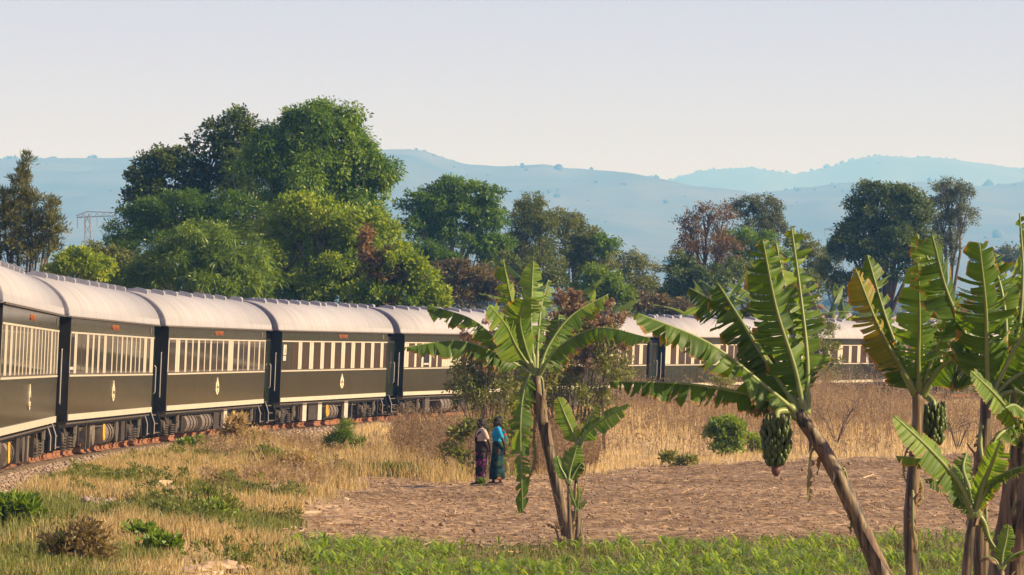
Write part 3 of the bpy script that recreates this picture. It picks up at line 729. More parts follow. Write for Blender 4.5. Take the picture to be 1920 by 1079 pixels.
tree('mango_tree', 'huge rounded dark green tree rising highest behind the train', 'tree', 590, 190,
     [(555, 262, 70, 66), (625, 262, 66, 64), (590, 235, 60, 42), (680, 320, 44, 60), (500, 290, 40, 50), (600, 350, 125, 110), (500, 330, 60, 80), (665, 370, 62, 110), (690, 470, 55, 80), (540, 440, 90, 80), (640, 470, 80, 80)], 105000, .19, .080, 'mango', 11, .5, droop=.75, clump=.62, per=26, hang=.12, shell=.42, core=1.1)
tree('tall_tree', 'tall dark loose-leaved tree left of the huge rounded tree', 'tree', 380, 196,
     [(440, 252, 42, 45), (395, 290, 48, 45), (455, 320, 55, 60), (345, 330, 50, 45), (300, 315, 42, 38), (275, 345, 36, 35), (330, 390, 70, 50), (420, 390, 75, 60), (270, 400, 45, 45), (420, 450, 80, 50), (310, 455, 60, 45)], 33062, 0.20, 0.110, 'darkleaf', 12, .35, droop=.25, clump=.55, per=18, shell=.8, limbs_kw=dict(nsub=5))
tree('feathery_tree', 'broad dark feathery tree spreading low at the left of the tall trees', 'tree', 290, 180,
     [(285, 408, 44, 36), (345, 385, 40, 30), (395, 412, 40, 28), (440, 395, 40, 30), (238, 438, 38, 36), (225, 480, 36, 40), (330, 450, 80, 40), (400, 440, 60, 36), (470, 410, 40, 30)], 27599, 0.15, 0.055, 'mango', 13, .3, droop=.15, clump=.6, per=24, flatz=.8, tint=(0, .5))
tree('long_leaved_tree', 'bright green tree of long pointed leaves just above the train roof', 'tree', 385, 162,
     [(385, 458, 75, 42), (345, 490, 75, 45), (430, 492, 70, 50), (300, 525, 70, 40), (390, 540, 100, 45), (470, 535, 50, 45), (250, 530, 40, 30)], 19000, .30, .055, 'fresh', 14, .2, droop=.25, clump=.42, per=20, hang=.35, spread=1.6)
tree('yellow_green_tree', 'yellow green leafy tree in front of the huge rounded tree', 'tree', 600, 174,
     [(545, 405, 60, 42), (610, 420, 70, 48), (680, 440, 60, 50), (520, 465, 60, 60), (600, 500, 95, 70), (690, 500, 60, 60), (560, 560, 90, 50), (650, 560, 80, 50), (500, 540, 50, 50)], 46000, 0.15, 0.103, 'lime', 15, .3, droop=.25, clump=.55, per=26)
tree('leafy_bush', 'yellow green bush with reddish patches at the right foot of the tall trees', 'bush', 760, 168,
     [(740, 500, 45, 45), (790, 530, 48, 42), (740, 560, 60, 40), (800, 570, 42, 30), (700, 560, 40, 40)], 15812, 0.15, 0.103, 'lime', 16, .15, droop=.2, clump=.45, per=24,
     extra=[('dry_leaves', [(715, 540, 22, 60), (735, 500, 18, 25), (765, 525, 20, 18), (690, 480, 10, 40)], 2200, .24, .13, 'rust', dict(clump=.4, per=20))])
# the conifer at the left edge: columns of hanging needle sprays
tree('pine_tree', 'slender dark conifer with drooping sprays at the left edge', 'tree', 45, 160,
     [(48, 318, 9, 26), (40, 350, 16, 30), (30, 390, 26, 32), (55, 395, 22, 32), (20, 430, 28, 34), (98, 392, 10, 26), (90, 420, 18, 32), (60, 440, 30, 36), (105, 440, 16, 30), (15, 480, 34, 36), (70, 480, 40, 36), (-15, 440, 24, 40), (5, 372, 8, 14)], 14000, 0.24, 0.041, 'pine', 17, .16, droop=.05, up=.6, clump=.35, per=26, spread=.6)
tree('yellow_bush', 'low yellowish bush beside the conifer above the train roof', 'bush', 150, 158,
     [(140, 495, 40, 26), (175, 505, 40, 22), (115, 505, 30, 22)], 5175, 0.14, 0.088, 'lime', 18, .08, clump=.35, per=20, tint=(.3, 1))
tree('hedge_bush', 'dark olive bush between the conifer and the tall trees', 'bush', 205, 172,
     [(205, 490, 45, 30), (170, 495, 40, 24), (250, 510, 45, 30), (150, 520, 60, 25), (230, 540, 80, 30)], 11500, 0.14, 0.088, 'olive', 19, .1, clump=.4, per=20)
# middle
tree('umbrella_tree', 'green tree with layered umbrella tops right of the tall trees', 'tree', 830, 232,
     [(845, 355, 46, 20), (895, 368, 46, 26), (800, 385, 48, 30), (850, 410, 70, 40), (910, 420, 45, 40), (790, 440, 45, 45), (850, 470, 80, 45), (920, 480, 45, 40)], 31624, 0.22, 0.096, 'mango', 21, .3, 'barkpale', droop=.45, clump=.6, per=24, flatz=.6, tint=(0, .85))
tree('conical_tree', 'olive brown tree with a pointed top beside the umbrella tree', 'tree', 1000, 242,
     [(995, 392, 26, 24), (985, 430, 38, 40), (1015, 440, 40, 45), (965, 480, 40, 45), (1010, 500, 60, 45)], 21562, 0.15, 0.074, 'olive', 22, .25, droop=.45, clump=.5, per=22, tint=(0, .8))
tree('round_tree', 'broad green tree sloping down to the right of the conical tree', 'tree', 1070, 247,
     [(1055, 430, 38, 32), (1080, 455, 40, 36), (1105, 480, 34, 34), (1050, 490, 60, 40), (1110, 510, 45, 35)], 20125, 0.16, 0.081, 'olive', 23, .22, droop=.3, clump=.5, per=22, tint=(.15, .9))
tree('small_tree', 'small thin tree with tufted crown above the brown scrub', 'tree', 1135, 246,
     [(1125, 455, 16, 14), (1148, 458, 16, 10), (1135, 475, 20, 12)], 2443, 0.16, 0.088, 'mango', 24, .10, 'barkpale', clump=.45, per=18, limbs_kw=dict(fork=.7))
tree('scrub_tree', 'brownish green open tree behind the small tufted tree', 'tree', 1185, 244,
     [(1170, 500, 40, 26), (1205, 510, 34, 30), (1180, 540, 50, 32), (1215, 545, 28, 28)], 8625, 0.15, 0.081, 'olive', 25, .14, 'barkpale', clump=.5, per=18, shell=.9, tint=(.3, 1), limbs_kw=dict(nsub=5))
for i, (lab, bx, D, bl, n, lf, ti) in enumerate([
    ('grey brown dry thicket below the umbrella tree', 870, 205, [(850, 520, 45, 32), (900, 535, 50, 34), (870, 560, 60, 28), (930, 550, 34, 30)], 8000, 'deadolive', (0, .9)),
    ('dark green thicket between the yellow green bush and the umbrella tree', 815, 214, [(805, 490, 34, 40), (835, 520, 40, 40), (790, 540, 36, 36), (850, 560, 40, 26)], 8000, 'mango', (0, .5)),
    ('dark bushy tree filling the gap under the conical tree', 960, 222, [(950, 520, 50, 40), (1010, 530, 50, 35), (960, 560, 60, 30)], 8000, 'olive', (0, .55)),
    ('bright olive bush right of the tall banana plant', 1125, 212, [(1125, 538, 44, 34), (1100, 560, 40, 26), (1150, 565, 34, 24)], 8000, 'lime', (0, .55)),
    ('brown withered bush above the train roof near the small background banana', 1250, 216, [(1225, 580, 34, 22), (1270, 582, 34, 20), (1190, 575, 30, 24)], 4500, 'deadolive', (.1, 1)),
    ('dark hanging thicket at the foot of the rusty tree', 1290, 226, [(1280, 530, 42, 45), (1330, 540, 45, 40), (1260, 560, 30, 30)], 9000, 'darkleaf', (.2, 1)),
    ('dark scrub behind the background banana clump', 1430, 238, [(1390, 530, 50, 40), (1450, 540, 50, 38), (1500, 545, 40, 36)], 9000, 'olive', (0, .6)),
    ('low dark scrub to the left of the dark round tree', 1560, 246, [(1540, 520, 30, 30), (1580, 540, 34, 26)], 4200, 'olive', (0, .6))]):
    tree('thicket', lab, 'bush', bx, D, bl, int(n * 1.2), .18, .09, lf, 60 + i, .08, clump=.5, per=20, tint=ti, droop=.35)
# right
tree('rusty_tree', 'half bare tree with rusty red leaves and twisting branches', 'tree', 1315, 240,
     [(1330, 400, 45, 20), (1290, 425, 32, 26), (1355, 420, 38, 26), (1320, 460, 50, 34), (1285, 470, 30, 30), (1350, 480, 40, 36), (1300, 510, 40, 30)], 9343, 0.14, 0.074, 'rust', 31, .26, 'bark', clump=.5, per=16, shell=.9, tint=(0, .8), limbs_kw=dict(nsub=9, fork=.5))
tree('grey_tree', 'grey green tree standing behind the rusty tree', 'tree', 1425, 262,
     [(1400, 395, 30, 22), (1435, 395, 34, 26), (1420, 430, 50, 30), (1450, 430, 28, 26)], 12937, 0.15, 0.066, 'grey', 32, .2, clump=.5, per=20, droop=.5)
tree('spreading_tree', 'mid green spreading tree in front of the grey tree', 'tree', 1400, 244,
     [(1380, 450, 38, 22), (1415, 460, 40, 26), (1370, 480, 40, 26), (1420, 495, 44, 28), (1460, 490, 30, 26)], 12937, 0.15, 0.081, 'mango', 33, .2, clump=.5, per=22, flatz=.6,
     extra=[('red_flowers', [(1440, 500, 30, 14), (1455, 480, 18, 12)], 700, .2, .1, 'redleaf', dict(clump=.4, per=12))])
tree('olive_tree', 'small olive tree peeping between the leaning banana and the dark tree', 'tree', 1510, 250,
     [(1500, 460, 26, 22), (1520, 480, 28, 26), (1535, 500, 20, 24)], 6037, 0.14, 0.074, 'olive', 34, .14, clump=.45, per=20)
tree('dark_round_tree', 'dense dark green tree with clumped rounded top at the right', 'tree', 1670, 246,
     [(1640, 362, 34, 18), (1605, 385, 20, 14), (1690, 372, 40, 22), (1650, 400, 50, 32), (1710, 410, 42, 38), (1620, 440, 50, 38), (1690, 455, 60, 48), (1640, 490, 66, 42), (1720, 480, 40, 44), (1590, 470, 30, 34)], 38812, 0.19, 0.103, 'darkleaf', 35, .32, clump=.62, per=26, droop=.4, tint=(.1, 1), shell=.4)
tree('thin_crowned_tree', 'tall grey brown tree with open crown right of the dark round tree', 'tree', 1775, 262,
     [(1775, 355, 28, 22), (1800, 375, 28, 26), (1765, 395, 30, 30), (1805, 410, 26, 28), (1780, 430, 34, 30), (1775, 465, 24, 26)], 13656, 0.14, 0.074, 'grey', 36, .24, clump=.5, per=18, shell=.85, tint=(.2, 1), limbs_kw=dict(fork=.4, nsub=5))
tree('distant_bush', 'hazy grey bush far off behind the right banana plants', 'bush', 1875, 480,
     [(1850, 490, 34, 18), (1890, 485, 38, 22), (1920, 495, 30, 18)], 3737, 0.34, 0.221, 'grey', 37, .2, clump=1.0, per=16)
tree('distant_cypress', 'small dark pointed tree far off left of the dark round tree', 'tree', 1562, 380,
     [(1563, 462, 8, 16), (1558, 480, 12, 20), (1570, 485, 12, 18)], 2156, 0.23, 0.147, 'darkleaf', 38, .15, clump=.5, per=14)
for i, (px, py, D, s) in enumerate(((20, 299, 6470, 1.5), (97, 301, 6470, 1.2), (172, 298, 6470, 1.3), (1222, 336, 6470, 1.5), (1150, 331, 6470, 1.1))):
    tree('hilltop_tree', ['lone flat-topped tree on the far ridge at the far left', 'small hazy tree on the left ridge above the conifer', 'hazy rounded tree on the ridge above the left pylon', 'lone pale tree on the saddle between the two ridges', 'tiny hazy tree left of the saddle on the ridge'][i], 'tree', px, D,
         [(px, py, 8 * s, 4 * s), (px + 5, py - 2, 6 * s, 3 * s), (px - 5, py + 3, 5 * s, 3 * s)], 500, 2.4, 1.5, 'farleaf', 90 + i, .5, clump=1.6, per=10, hill=True, group='trees standing out on the far ridge')

# ================================================================ BANANA PLANTS
def bananamat(name, base, edge, trans=.42):
    m = bpy.data.materials.new(name); n, l = nodes(m)
    o = n.new('ShaderNodeOutputMaterial'); b = n.new('ShaderNodeBsdfPrincipled'); t = n.new('ShaderNodeBsdfTranslucent'); mxs = n.new('ShaderNodeMixShader')
    mxs.inputs[0].default_value = trans
    a = n.new('ShaderNodeAttribute'); a.attribute_name = 'tint'; e = n.new('ShaderNodeAttribute'); e.attribute_name = 'edge'
    rp = ramp(n, [(0, base[0]), (.5, base[1]), (1, base[2])]); l.new(a.outputs['Fac'], rp.inputs[0])
    tc = n.new('ShaderNodeTexCoord'); nz = n.new('ShaderNodeTexNoise'); nz.inputs['Scale'].default_value = 7; nz.inputs['Detail'].default_value = 5; l.new(tc.outputs['Object'], nz.inputs['Vector'])
    ad = n.new('ShaderNodeMath'); ad.operation = 'MULTIPLY_ADD'; ad.inputs[1].default_value = .55; l.new(nz.outputs['Fac'], ad.inputs[0]); l.new(e.outputs['Fac'], ad.inputs[2])
    er = ramp(n, [(0.98, (0, 0, 0)), (1.0, (1, 1, 1))]); er.color_ramp.elements[0].position = .96
    sub = n.new('ShaderNodeMath'); sub.operation = 'SUBTRACT'; sub.inputs[1].default_value = .215; l.new(ad.outputs[0], sub.inputs[0]); l.new(sub.outputs[0], er.inputs[0])
    mx = n.new('ShaderNodeMixRGB'); l.new(er.outputs[0], mx.inputs[0]); l.new(rp.outputs[0], mx.inputs[1]); mx.inputs[2].default_value = rgb(edge)
    l.new(mx.outputs[0], b.inputs['Base Color']); b.inputs['Roughness'].default_value = .5; b.inputs['Specular IOR Level'].default_value = .32
    g = n.new('ShaderNodeMixRGB'); g.blend_type = 'MULTIPLY'; g.inputs[0].default_value = 1; g.inputs[2].default_value = (2.5, 2.1, .5, 1); l.new(mx.outputs[0], g.inputs[1]); l.new(g.outputs[0], t.inputs[0])
    l.new(b.outputs[0], mxs.inputs[1]); l.new(t.outputs[0], mxs.inputs[2]); l.new(mxs.outputs[0], o.inputs[0])
    return m
M['bl'] = bananamat('banana_leaf', [(0.034, 0.084, 0.010), (0.085, 0.170, 0.015), (0.185, 0.280, 0.024)], (0.25, 0.16, 0.05))
M['bly'] = bananamat('banana_leaf_yellow', [(0.10, 0.12, 0.012), (0.17, 0.18, 0.018), (0.34, 0.26, 0.03)], (0.36, 0.15, 0.04))
M['blyoung'] = bananamat('banana_leaf_young', [(0.06, 0.13, 0.018), (0.10, 0.20, 0.028), (0.16, 0.28, 0.04)], (0.2, 0.22, 0.05), .4)
M['bldry'] = bananamat('banana_leaf_dry', [(0.16, 0.10, 0.05), (0.24, 0.16, 0.085), (0.34, 0.24, 0.14)], (0.16, 0.09, 0.045), .15)
M['rib'] = mat('banana_midrib', (0.16, 0.21, 0.055), (0.22, 0.27, 0.08), .45, 6)
M['stem'] = mat('banana_pseudostem', (0.026, 0.021, 0.011), (0.21, 0.150, 0.070), .55, 6.5, (3.2, 3.2, .22), .012, 9, detail=8, lo=.40, hi=.60)
M['sheath'] = mat('dry_sheath', (0.085, 0.054, 0.032), (0.26, 0.180, 0.108), .75, 5, (3, 3, .4), .01, 6)
M['fruit'] = mat('green_banana_skin', (0.036, 0.060, 0.012), (0.075, 0.110, 0.022), .42, 7)
M['bud'] = mat('banana_flower', (0.10, 0.05, 0.045), (0.20, 0.11, 0.085), .7, 7)
def catmull(pts, n):
    pts = [Vector(p) for p in pts]; q = [pts[0] * 2 - pts[1]] + pts + [pts[-1] * 2 - pts[-2]]
    out = []; m = len(pts) - 1
    for i in range(n + 1):
        t = i / n * m; k = min(int(t), m - 1); u = t - k; a, b, c, d = q[k:k + 4]
        out.append(.5 * ((2 * b) + (c - a) * u + (2 * a - 5 * b + 4 * c - d) * u * u + (3 * b - a - 3 * c + d) * u ** 3))
    return out
def banana_leaf(parent, pts, hw, nrm, mat_='bl', tear=.8, droop=(20, 60), seed=0, pet=.16, rib_r=.028, N=104, tint=(.2, .8), dark=0, asym=1.0, curl=.3):
    """midrib through pts (world points), half-width hw (m), nrm = way the blade faces; torn into strips"""
    r = random.Random(seed); C = catmull(pts, N)
    ln = sum((C[i + 1] - C[i]).length for i in range(N))
    nrm = Vector(nrm).normalized(); V = []; Fq = []; T = []; E = []
    i0 = int(N * pet); fr = []
    for i in range(N + 1):
        t = (C[min(i + 1, N)] - C[max(i - 1, 0)]).normalized()
        s = t.cross(nrm); s.normalize(); g = Vector((0, 0, -1)); g = g + t * t.z; gl = g.length
        nn = s.cross(t).normalized()
        g = (g * gl - nn * (1 - gl) * .8); g.normalize(); fr.append((t, s, g, nn))
    M_ = 4
    def prof(u): return max(0.04, min(1, (u / .14) ** .6) * (1 - max(0, (u - .55) / .45) ** 2.0) ** .55)
    def at(x):
        x = min(max(x, 0), N); k = min(int(x), N - 1); u = x - k; A, B = fr[k], fr[k + 1]
        return C[k].lerp(C[k + 1], u), A[0].lerp(B[0], u), A[1].lerp(B[1], u), A[2].lerp(B[2], u), A[3].lerp(B[3], u)
    for sd in (-1, 1):
        i = i0
        while i < N:
            L = r.randint(1, 4) if r.random() < .35 + .55 * tear else r.randint(5, 12)
            if tear < .3: L = r.randint(8, 18)
            L = min(L, N - i)
            if i > i0 + 6 and r.random() < .07 * tear: i += r.randint(1, 2); continue      # a strip that has been torn away
            a0 = R(r.uniform(droop[0] - 12 * tear, droop[0] + 14 * tear)); a1 = R(r.uniform(droop[1] - 46 * tear - 3, droop[1] + 40 * tear + 3)); tw = r.uniform(-1, 1) * tear
            swp = r.uniform(.05, .42); tn = r.uniform(*tint); cut = r.uniform(.78, 1.10) if r.random() > .2 * tear else r.uniform(.4, .8)
            tap = ((r.uniform(.25, .70) if droop[1] > 60 else r.uniform(.12, .50)) if r.random() < .35 + .6 * tear else .03) * tear; fx = r.uniform(-.5, .5) * tear
            ic = i + L / 2; base = len(V)
            for e_ in range(L + 1):
                off = e_ - L / 2; pl = r.uniform(-1, 1) * .010; tv = r.uniform(-.14, .14)
                for m in range(M_ + 1):
                    f = m / M_; c0, t, s, g, nn = at(ic + off * (1 - tap * f ** 1.1) + fx * f * L)
                    u = max(0, (ic + off - i0) / (N - i0)); wd = hw * prof(u) * cut * (asym if sd > 0 else 1)
                    if L > 1 or tear > .3: wd *= 1 + .05 * tear * (off / L) * (1 if fx > 0 else -1)
                    p = c0 + s * sd * .008
                    for h_ in range(1, m + 1):
                        ff = h_ / M_; ang = a0 + (a1 - a0) * ff
                        p = p + (s * sd * math.cos(ang) + g * math.sin(ang)) * wd / M_ + t * swp * wd / M_ * (.4 + ff)
                    p = p + nn * (tw * f * f * wd * off / L * .5 + pl * min(1, f * 2))
                    V.append(p); T.append(tn + tv); E.append(f * (.55 + .45 * (u > .02)))
            for e_ in range(L):
                for m in range(M_): Fq.append((base + e_ * (M_ + 1) + m, base + e_ * (M_ + 1) + m + 1, base + (e_ + 1) * (M_ + 1) + m + 1, base + (e_ + 1) * (M_ + 1) + m))
            i += L
    me = npmesh('leaf', np.array([tuple(v) for v in V]), np.array(Fq), tint=np.clip(np.array(T), 0, 1), edge=np.array(E))
    o = under(link('leaf', me, mat_), parent)
    rb = MB().tube([C[i] for i in range(0, N + 1, 2)], [rib_r * (1.6 if i < i0 else 1) * (1 - .85 * i / N) + .003 for i in range(0, N + 1, 2)], 6)
    ro = link('midrib', rb.mesh('midrib', True), 'rib'); ro.parent = o
    return o
def stem_to_ground(pp, D, r0, r1):
    """pseudostem from pixel points (top to bottom) carried down to the ground"""
    pts = [P(x, y, D) for x, y in pp]
    a, b = pts[-2], pts[-1]; d = (b - a).normalized()
    g = gz(b.x, b.y)
    if b.z > g: k = (b.z - g) / max(-d.z, .2); pts.append(b + d * k)
    base = pts[-1].copy(); base.z = gz(base.x, base.y)
    return pts, base
def banana(label, stem_px, D, r0, r1, leaves, seed, name='banana_plant', group='banana plants', skirt=True, face=(0, -1, 0)):
    pts, base = stem_to_ground(stem_px, D, r0, r1)
    t = empty(name, base); tag(t, label, 'banana plant', group)
    C = catmull(pts[::-1], 18); n = len(C); rn = random.Random(seed)
    C[0] = C[0] - Vector((0, 0, .15))
    st = MB().tube(C, [(r0 + (r1 - r0) * (i / (n - 1)) ** .8) * (1.25 if i == 0 else 1) * rn.uniform(.93, 1.07) for i in range(n)], 12)
    so_ = under(st.build('pseudostem', 'stem', None, True), t)
    # peeling leaf sheaths round the stem
    if skirt:
        for q in range(int(6 * (1 if r0 > .08 else .4))):
            i = rn.randint(1, n - 4); a = rn.uniform(math.pi * 1.0, math.pi * 2.0); L = rn.uniform(.25, .9) * min(1, r0 * 8); rr = (r0 + (r1 - r0) * i / (n - 1)) * 1.04
            d0 = Vector((math.cos(a), math.sin(a), 0)); sdv = Vector((-math.sin(a), math.cos(a), 0)); ax = (C[min(i + 3, n - 1)] - C[i]).normalized(); ax = ax if rn.random() < .7 else -ax
            mb = MB(); vs = []
            for k in range(6):
                f = k / 5; wdt = rr * .55 * (1 - f) ** .6 + .006; p = C[i] + ax * L * f + d0 * (rr + .012 + .16 * f ** 3 * rn.uniform(.3, 1.4) * (r0 / .14))
                vs += [p - sdv * wdt - d0 * wdt * .35, p + d0 * .008, p + sdv * wdt - d0 * wdt * .35]
            mb.add(vs, [(3 * k + j, 3 * k + j + 1, 3 * k + 4 + j, 3 * k + 3 + j) for k in range(5) for j in range(2)])
            ob = under(link('sheath', mb.mesh('sheath', True), 'sheath'), t)
        if r0 > .06:
            for q in range(3):      # dead leaves hanging against the stem
                a = rn.uniform(math.pi * .9, math.pi * 2.1); dv = Vector((math.cos(a), math.sin(a) * .8, 0)); i = rn.randint(n // 2, n - 2); s0 = C[i] + dv * r1 * .9; L = rn.uniform(.3, .7)
                banana_leaf(t, [s0, s0 + dv * .10 * L + Vector((0, 0, -.05)), s0 + dv * .16 * L - Vector((0, 0, L * .55)), s0 + dv * .10 * L - Vector((rn.uniform(-.06, .06), 0, L))], rn.uniform(.03, .07), dv + Vector((0, -.4, 0)), 'bldry', 1.0, (20, 70), seed * 77 + q, .1, .010, 24)
    for i, lf in enumerate(leaves):
        kw = dict(lf[3]) if len(lf) > 3 else {}
        dd = kw.pop('dd', 0.0); pw = []
        m = len(lf[0])
        for j, (x, y) in enumerate(lf[0]): pw.append(P(x, y, D + dd * (j / (m - 1)) ** 1.2))
        banana_leaf(t, pw, lf[1], lf[2], seed=seed * 31 + i, **kw)
    return t
UP = (0, -.25, 1); CAMN = (0.05, -1, .15)
ban_me = None
def bunch(parent, top_px, mid_px, cen_px, rx, rz, D, seed, rows=9):
    global ban_me
    if ban_me is None:
        mb = MB(); pts = [(0, 0, 0), (.028, 0, .035), (.036, 0, .08), (.030, 0, .12), (.016, 0, .145)]
        mb.tube(pts, [.008, .018, .020, .018, .006], 6); ban_me = mb.mesh('banana', True)
    a, b, c = P(*top_px, D), P(*mid_px, D - .12), P(*cen_px, D - .15)
    top = c + Vector((0, 0, rz)); bot = c - Vector((0, 0, rz * 1.25))
    st = MB().tube(catmull([a, b, top, c, bot], 16), [.035] * 9 + [.025] * 8, 7)
    s = under(st.build('fruit_bunch', 'rib', None, True), parent)
    rn = random.Random(seed)
    for q in range(rows):
        f = (q + .5) / rows; z = top.z - f * rz * 2; rad = rx * math.sin(math.pi * (.18 + .72 * f)) * .62; nb = 11
        for k in range(nb):
            th = 2 * math.pi * (k + .5 * (q % 2)) / nb + rn.uniform(-.1, .1)
            o = link('banana', ban_me, 'fruit', None, (c.x + rad * math.cos(th), c.y + rad * math.sin(th), z - .03 + rn.uniform(-.01, .01)), (0, R(20 + rn.uniform(-12, 16)), th), )
            o.scale = (1.08, 1.08, rn.uniform(.85, 1.1) * (1 - .25 * f)); o.parent = s
    bd = MB().ball(bot, (.045, .045, .07), 10, 7); bo = bd.build('flower_bud', 'bud', None, True); bo.parent = s
    s.matrix_parent_inverse = Matrix.Translation(-Vector(parent.location))
    return s

# --- the tall plant in the middle, and its suckers
DC = 66.0
banana('tall banana plant in the middle with upright torn leaves and blackened stem', [(1006, 705), (1012, 770), (1028, 840), (1048, 930), (1064, 1000)], DC, .125, .075, [
    ([(998, 700), (945, 652), (885, 600), (800, 572)], 0.292, UP, dict(droop=(35, 82), tear=.9, tint=(.1, .5))),
    ([(1000, 704), (940, 668), (860, 640), (757, 652)], 0.310, UP, dict(droop=(35, 80), tear=.7, tint=(.05, .4), dd=-1.0)),
    ([(1010, 704), (1045, 655), (1120, 616), (1218, 634)], 0.327, UP, dict(droop=(35, 80), tear=.6, tint=(.15, .5), dd=-.8)),
    ([(1010, 704), (1028, 650), (1072, 592), (1140, 552)], 0.275, UP, dict(droop=(40, 84), tear=1.0, tint=(.4, .9), dd=.6)),
    ([(1003, 700), (996, 620), (997, 550), (1000, 490)], 0.232, CAMN, dict(droop=(8, 30), tear=.55, tint=(.5, 1), mat_='blyoung', dd=.3)),
    ([(1002, 700), (978, 628), (958, 560), (943, 487)], 0.215, (.5, -1, .2), dict(droop=(15, 60), tear=1, tint=(.4, .9), dd=-.4)),
    ([(1005, 700), (1010, 620), (1016, 570), (1028, 525)], 0.206, (-.5, -1, .2), dict(droop=(30, 70), tear=.9, tint=(.3, .8), dd=.5)),
    ([(1000, 700), (968, 650), (948, 610), (917, 572)], 0.292, (.2, -1, .5), dict(droop=(10, 45), tear=.5, tint=(.4, .9), dd=-.9)),
    ([(1003, 702), (985, 650), (975, 600), (985, 555)], 0.327, CAMN, dict(droop=(10, 40), tear=.35, tint=(.3, .8), dd=-.6)),
    ([(1008, 702), (1030, 668), (1045, 630), (1048, 590)], 0.310, (.2, -1, .3), dict(droop=(15, 50), tear=.5, tint=(.1, .4), dd=.8)),
    ([(1004, 702), (988, 712), (976, 790), (980, 962)], 0.224, (-.25, -1, 0), dict(droop=(20, 40), tear=.75, tint=(.2, .7), pet=.14, dd=-.3)),
    ([(1010, 705), (1017, 715), (1020, 760), (1022, 830)], 0.052, CAMN, dict(droop=(20, 50), tear=.9, mat_='bldry')),
    ([(1012, 770), (1000, 800), (1003, 860), (990, 900)], 0.069, CAMN, dict(droop=(20, 70), tear=1, mat_='bldry'))], 101)
banana('young banana plant with two broad leaves beside the tall plant', [(1085, 838), (1082, 900), (1083, 960), (1088, 1005)], DC - .4, .075, .035, [
    ([(1085, 842), (1075, 815), (1060, 780), (1046, 745)], 0.172, (.25, -1, .2), dict(droop=(5, 15), tear=.15, tint=(.5, .8), mat_='bl', dd=-.2)),
    ([(1085, 842), (1100, 812), (1135, 785), (1180, 758)], 0.163, (-.2, -1, .6), dict(droop=(5, 30), tear=.25, tint=(.2, .8), mat_='blyoung', dd=-.3)),
    ([(1085, 842), (1098, 800), (1110, 778), (1122, 760)], 0.120, (-.6, -1, .3), dict(droop=(15, 40), tear=.6, tint=(.3, .8)))], 102)
banana('small bright green banana sucker leaning on the tall stem', [(1066, 905), (1067, 950), (1070, 1005)], DC - .7, .06, .022, [
    ([(1066, 908), (1068, 885), (1075, 860), (1082, 836)], 0.163, CAMN, dict(droop=(5, 15), tear=.1, tint=(.5, 1), mat_='blyoung')),
    ([(1066, 908), (1058, 890), (1050, 875), (1044, 855)], 0.103, (.4, -1, .2), dict(droop=(5, 15), tear=.1, tint=(.3, .7), mat_='blyoung')),
    ([(1067, 908), (1075, 892), (1083, 878), (1090, 868)], 0.103, (-.4, -1, .3), dict(droop=(5, 25), tear=.1, tint=(.4, .8)))], 103)
banana('tiny banana shoot with narrow leaves at the foot of the tall plant', [(1083, 960), (1083, 985), (1082, 1005)], DC - 1.0, .04, .015, [
    ([(1083, 962), (1078, 945), (1072, 930), (1068, 912)], 0.030, CAMN, dict(droop=(5, 15), tear=.1, tint=(.6, 1), mat_='blyoung', rib_r=.008)),
    ([(1083, 962), (1084, 945), (1086, 930), (1086, 915)], 0.030, CAMN, dict(droop=(5, 15), tear=.1, tint=(.6, 1), mat_='blyoung', rib_r=.008)),
    ([(1083, 962), (1090, 950), (1096, 942), (1100, 938)], 0.026, CAMN, dict(droop=(5, 15), tear=.1, tint=(.6, 1), mat_='blyoung', rib_r=.008))], 104)
# dry leaf litter standing round the foot
lit = empty('dry_leaf_heap', G(1072, DC)); tag(lit, 'heap of dry brown banana leaves around the foot of the tall plant', 'leaf heap')
for q in range(16):
    a = rng.uniform(0, 6.28); rr = rng.uniform(.08, .30); h = rng.uniform(.12, .45); b0 = lit.location + Vector((math.cos(a) * rr, math.sin(a) * rr * .8, .0)); e0 = b0 + Vector((math.cos(a) * .14, math.sin(a) * .1, h))
    b0.z = gz(b0.x, b0.y) - .02
    banana_leaf(lit, [b0, b0.lerp(e0, .5) + Vector((0, 0, .05)), e0 + Vector((math.cos(a) * .1, 0, -.08))], 0.043, (math.cos(a), math.sin(a) - .5, .3), 'bldry', .8, (20, 60), 300 + q, .1, .01, 12)

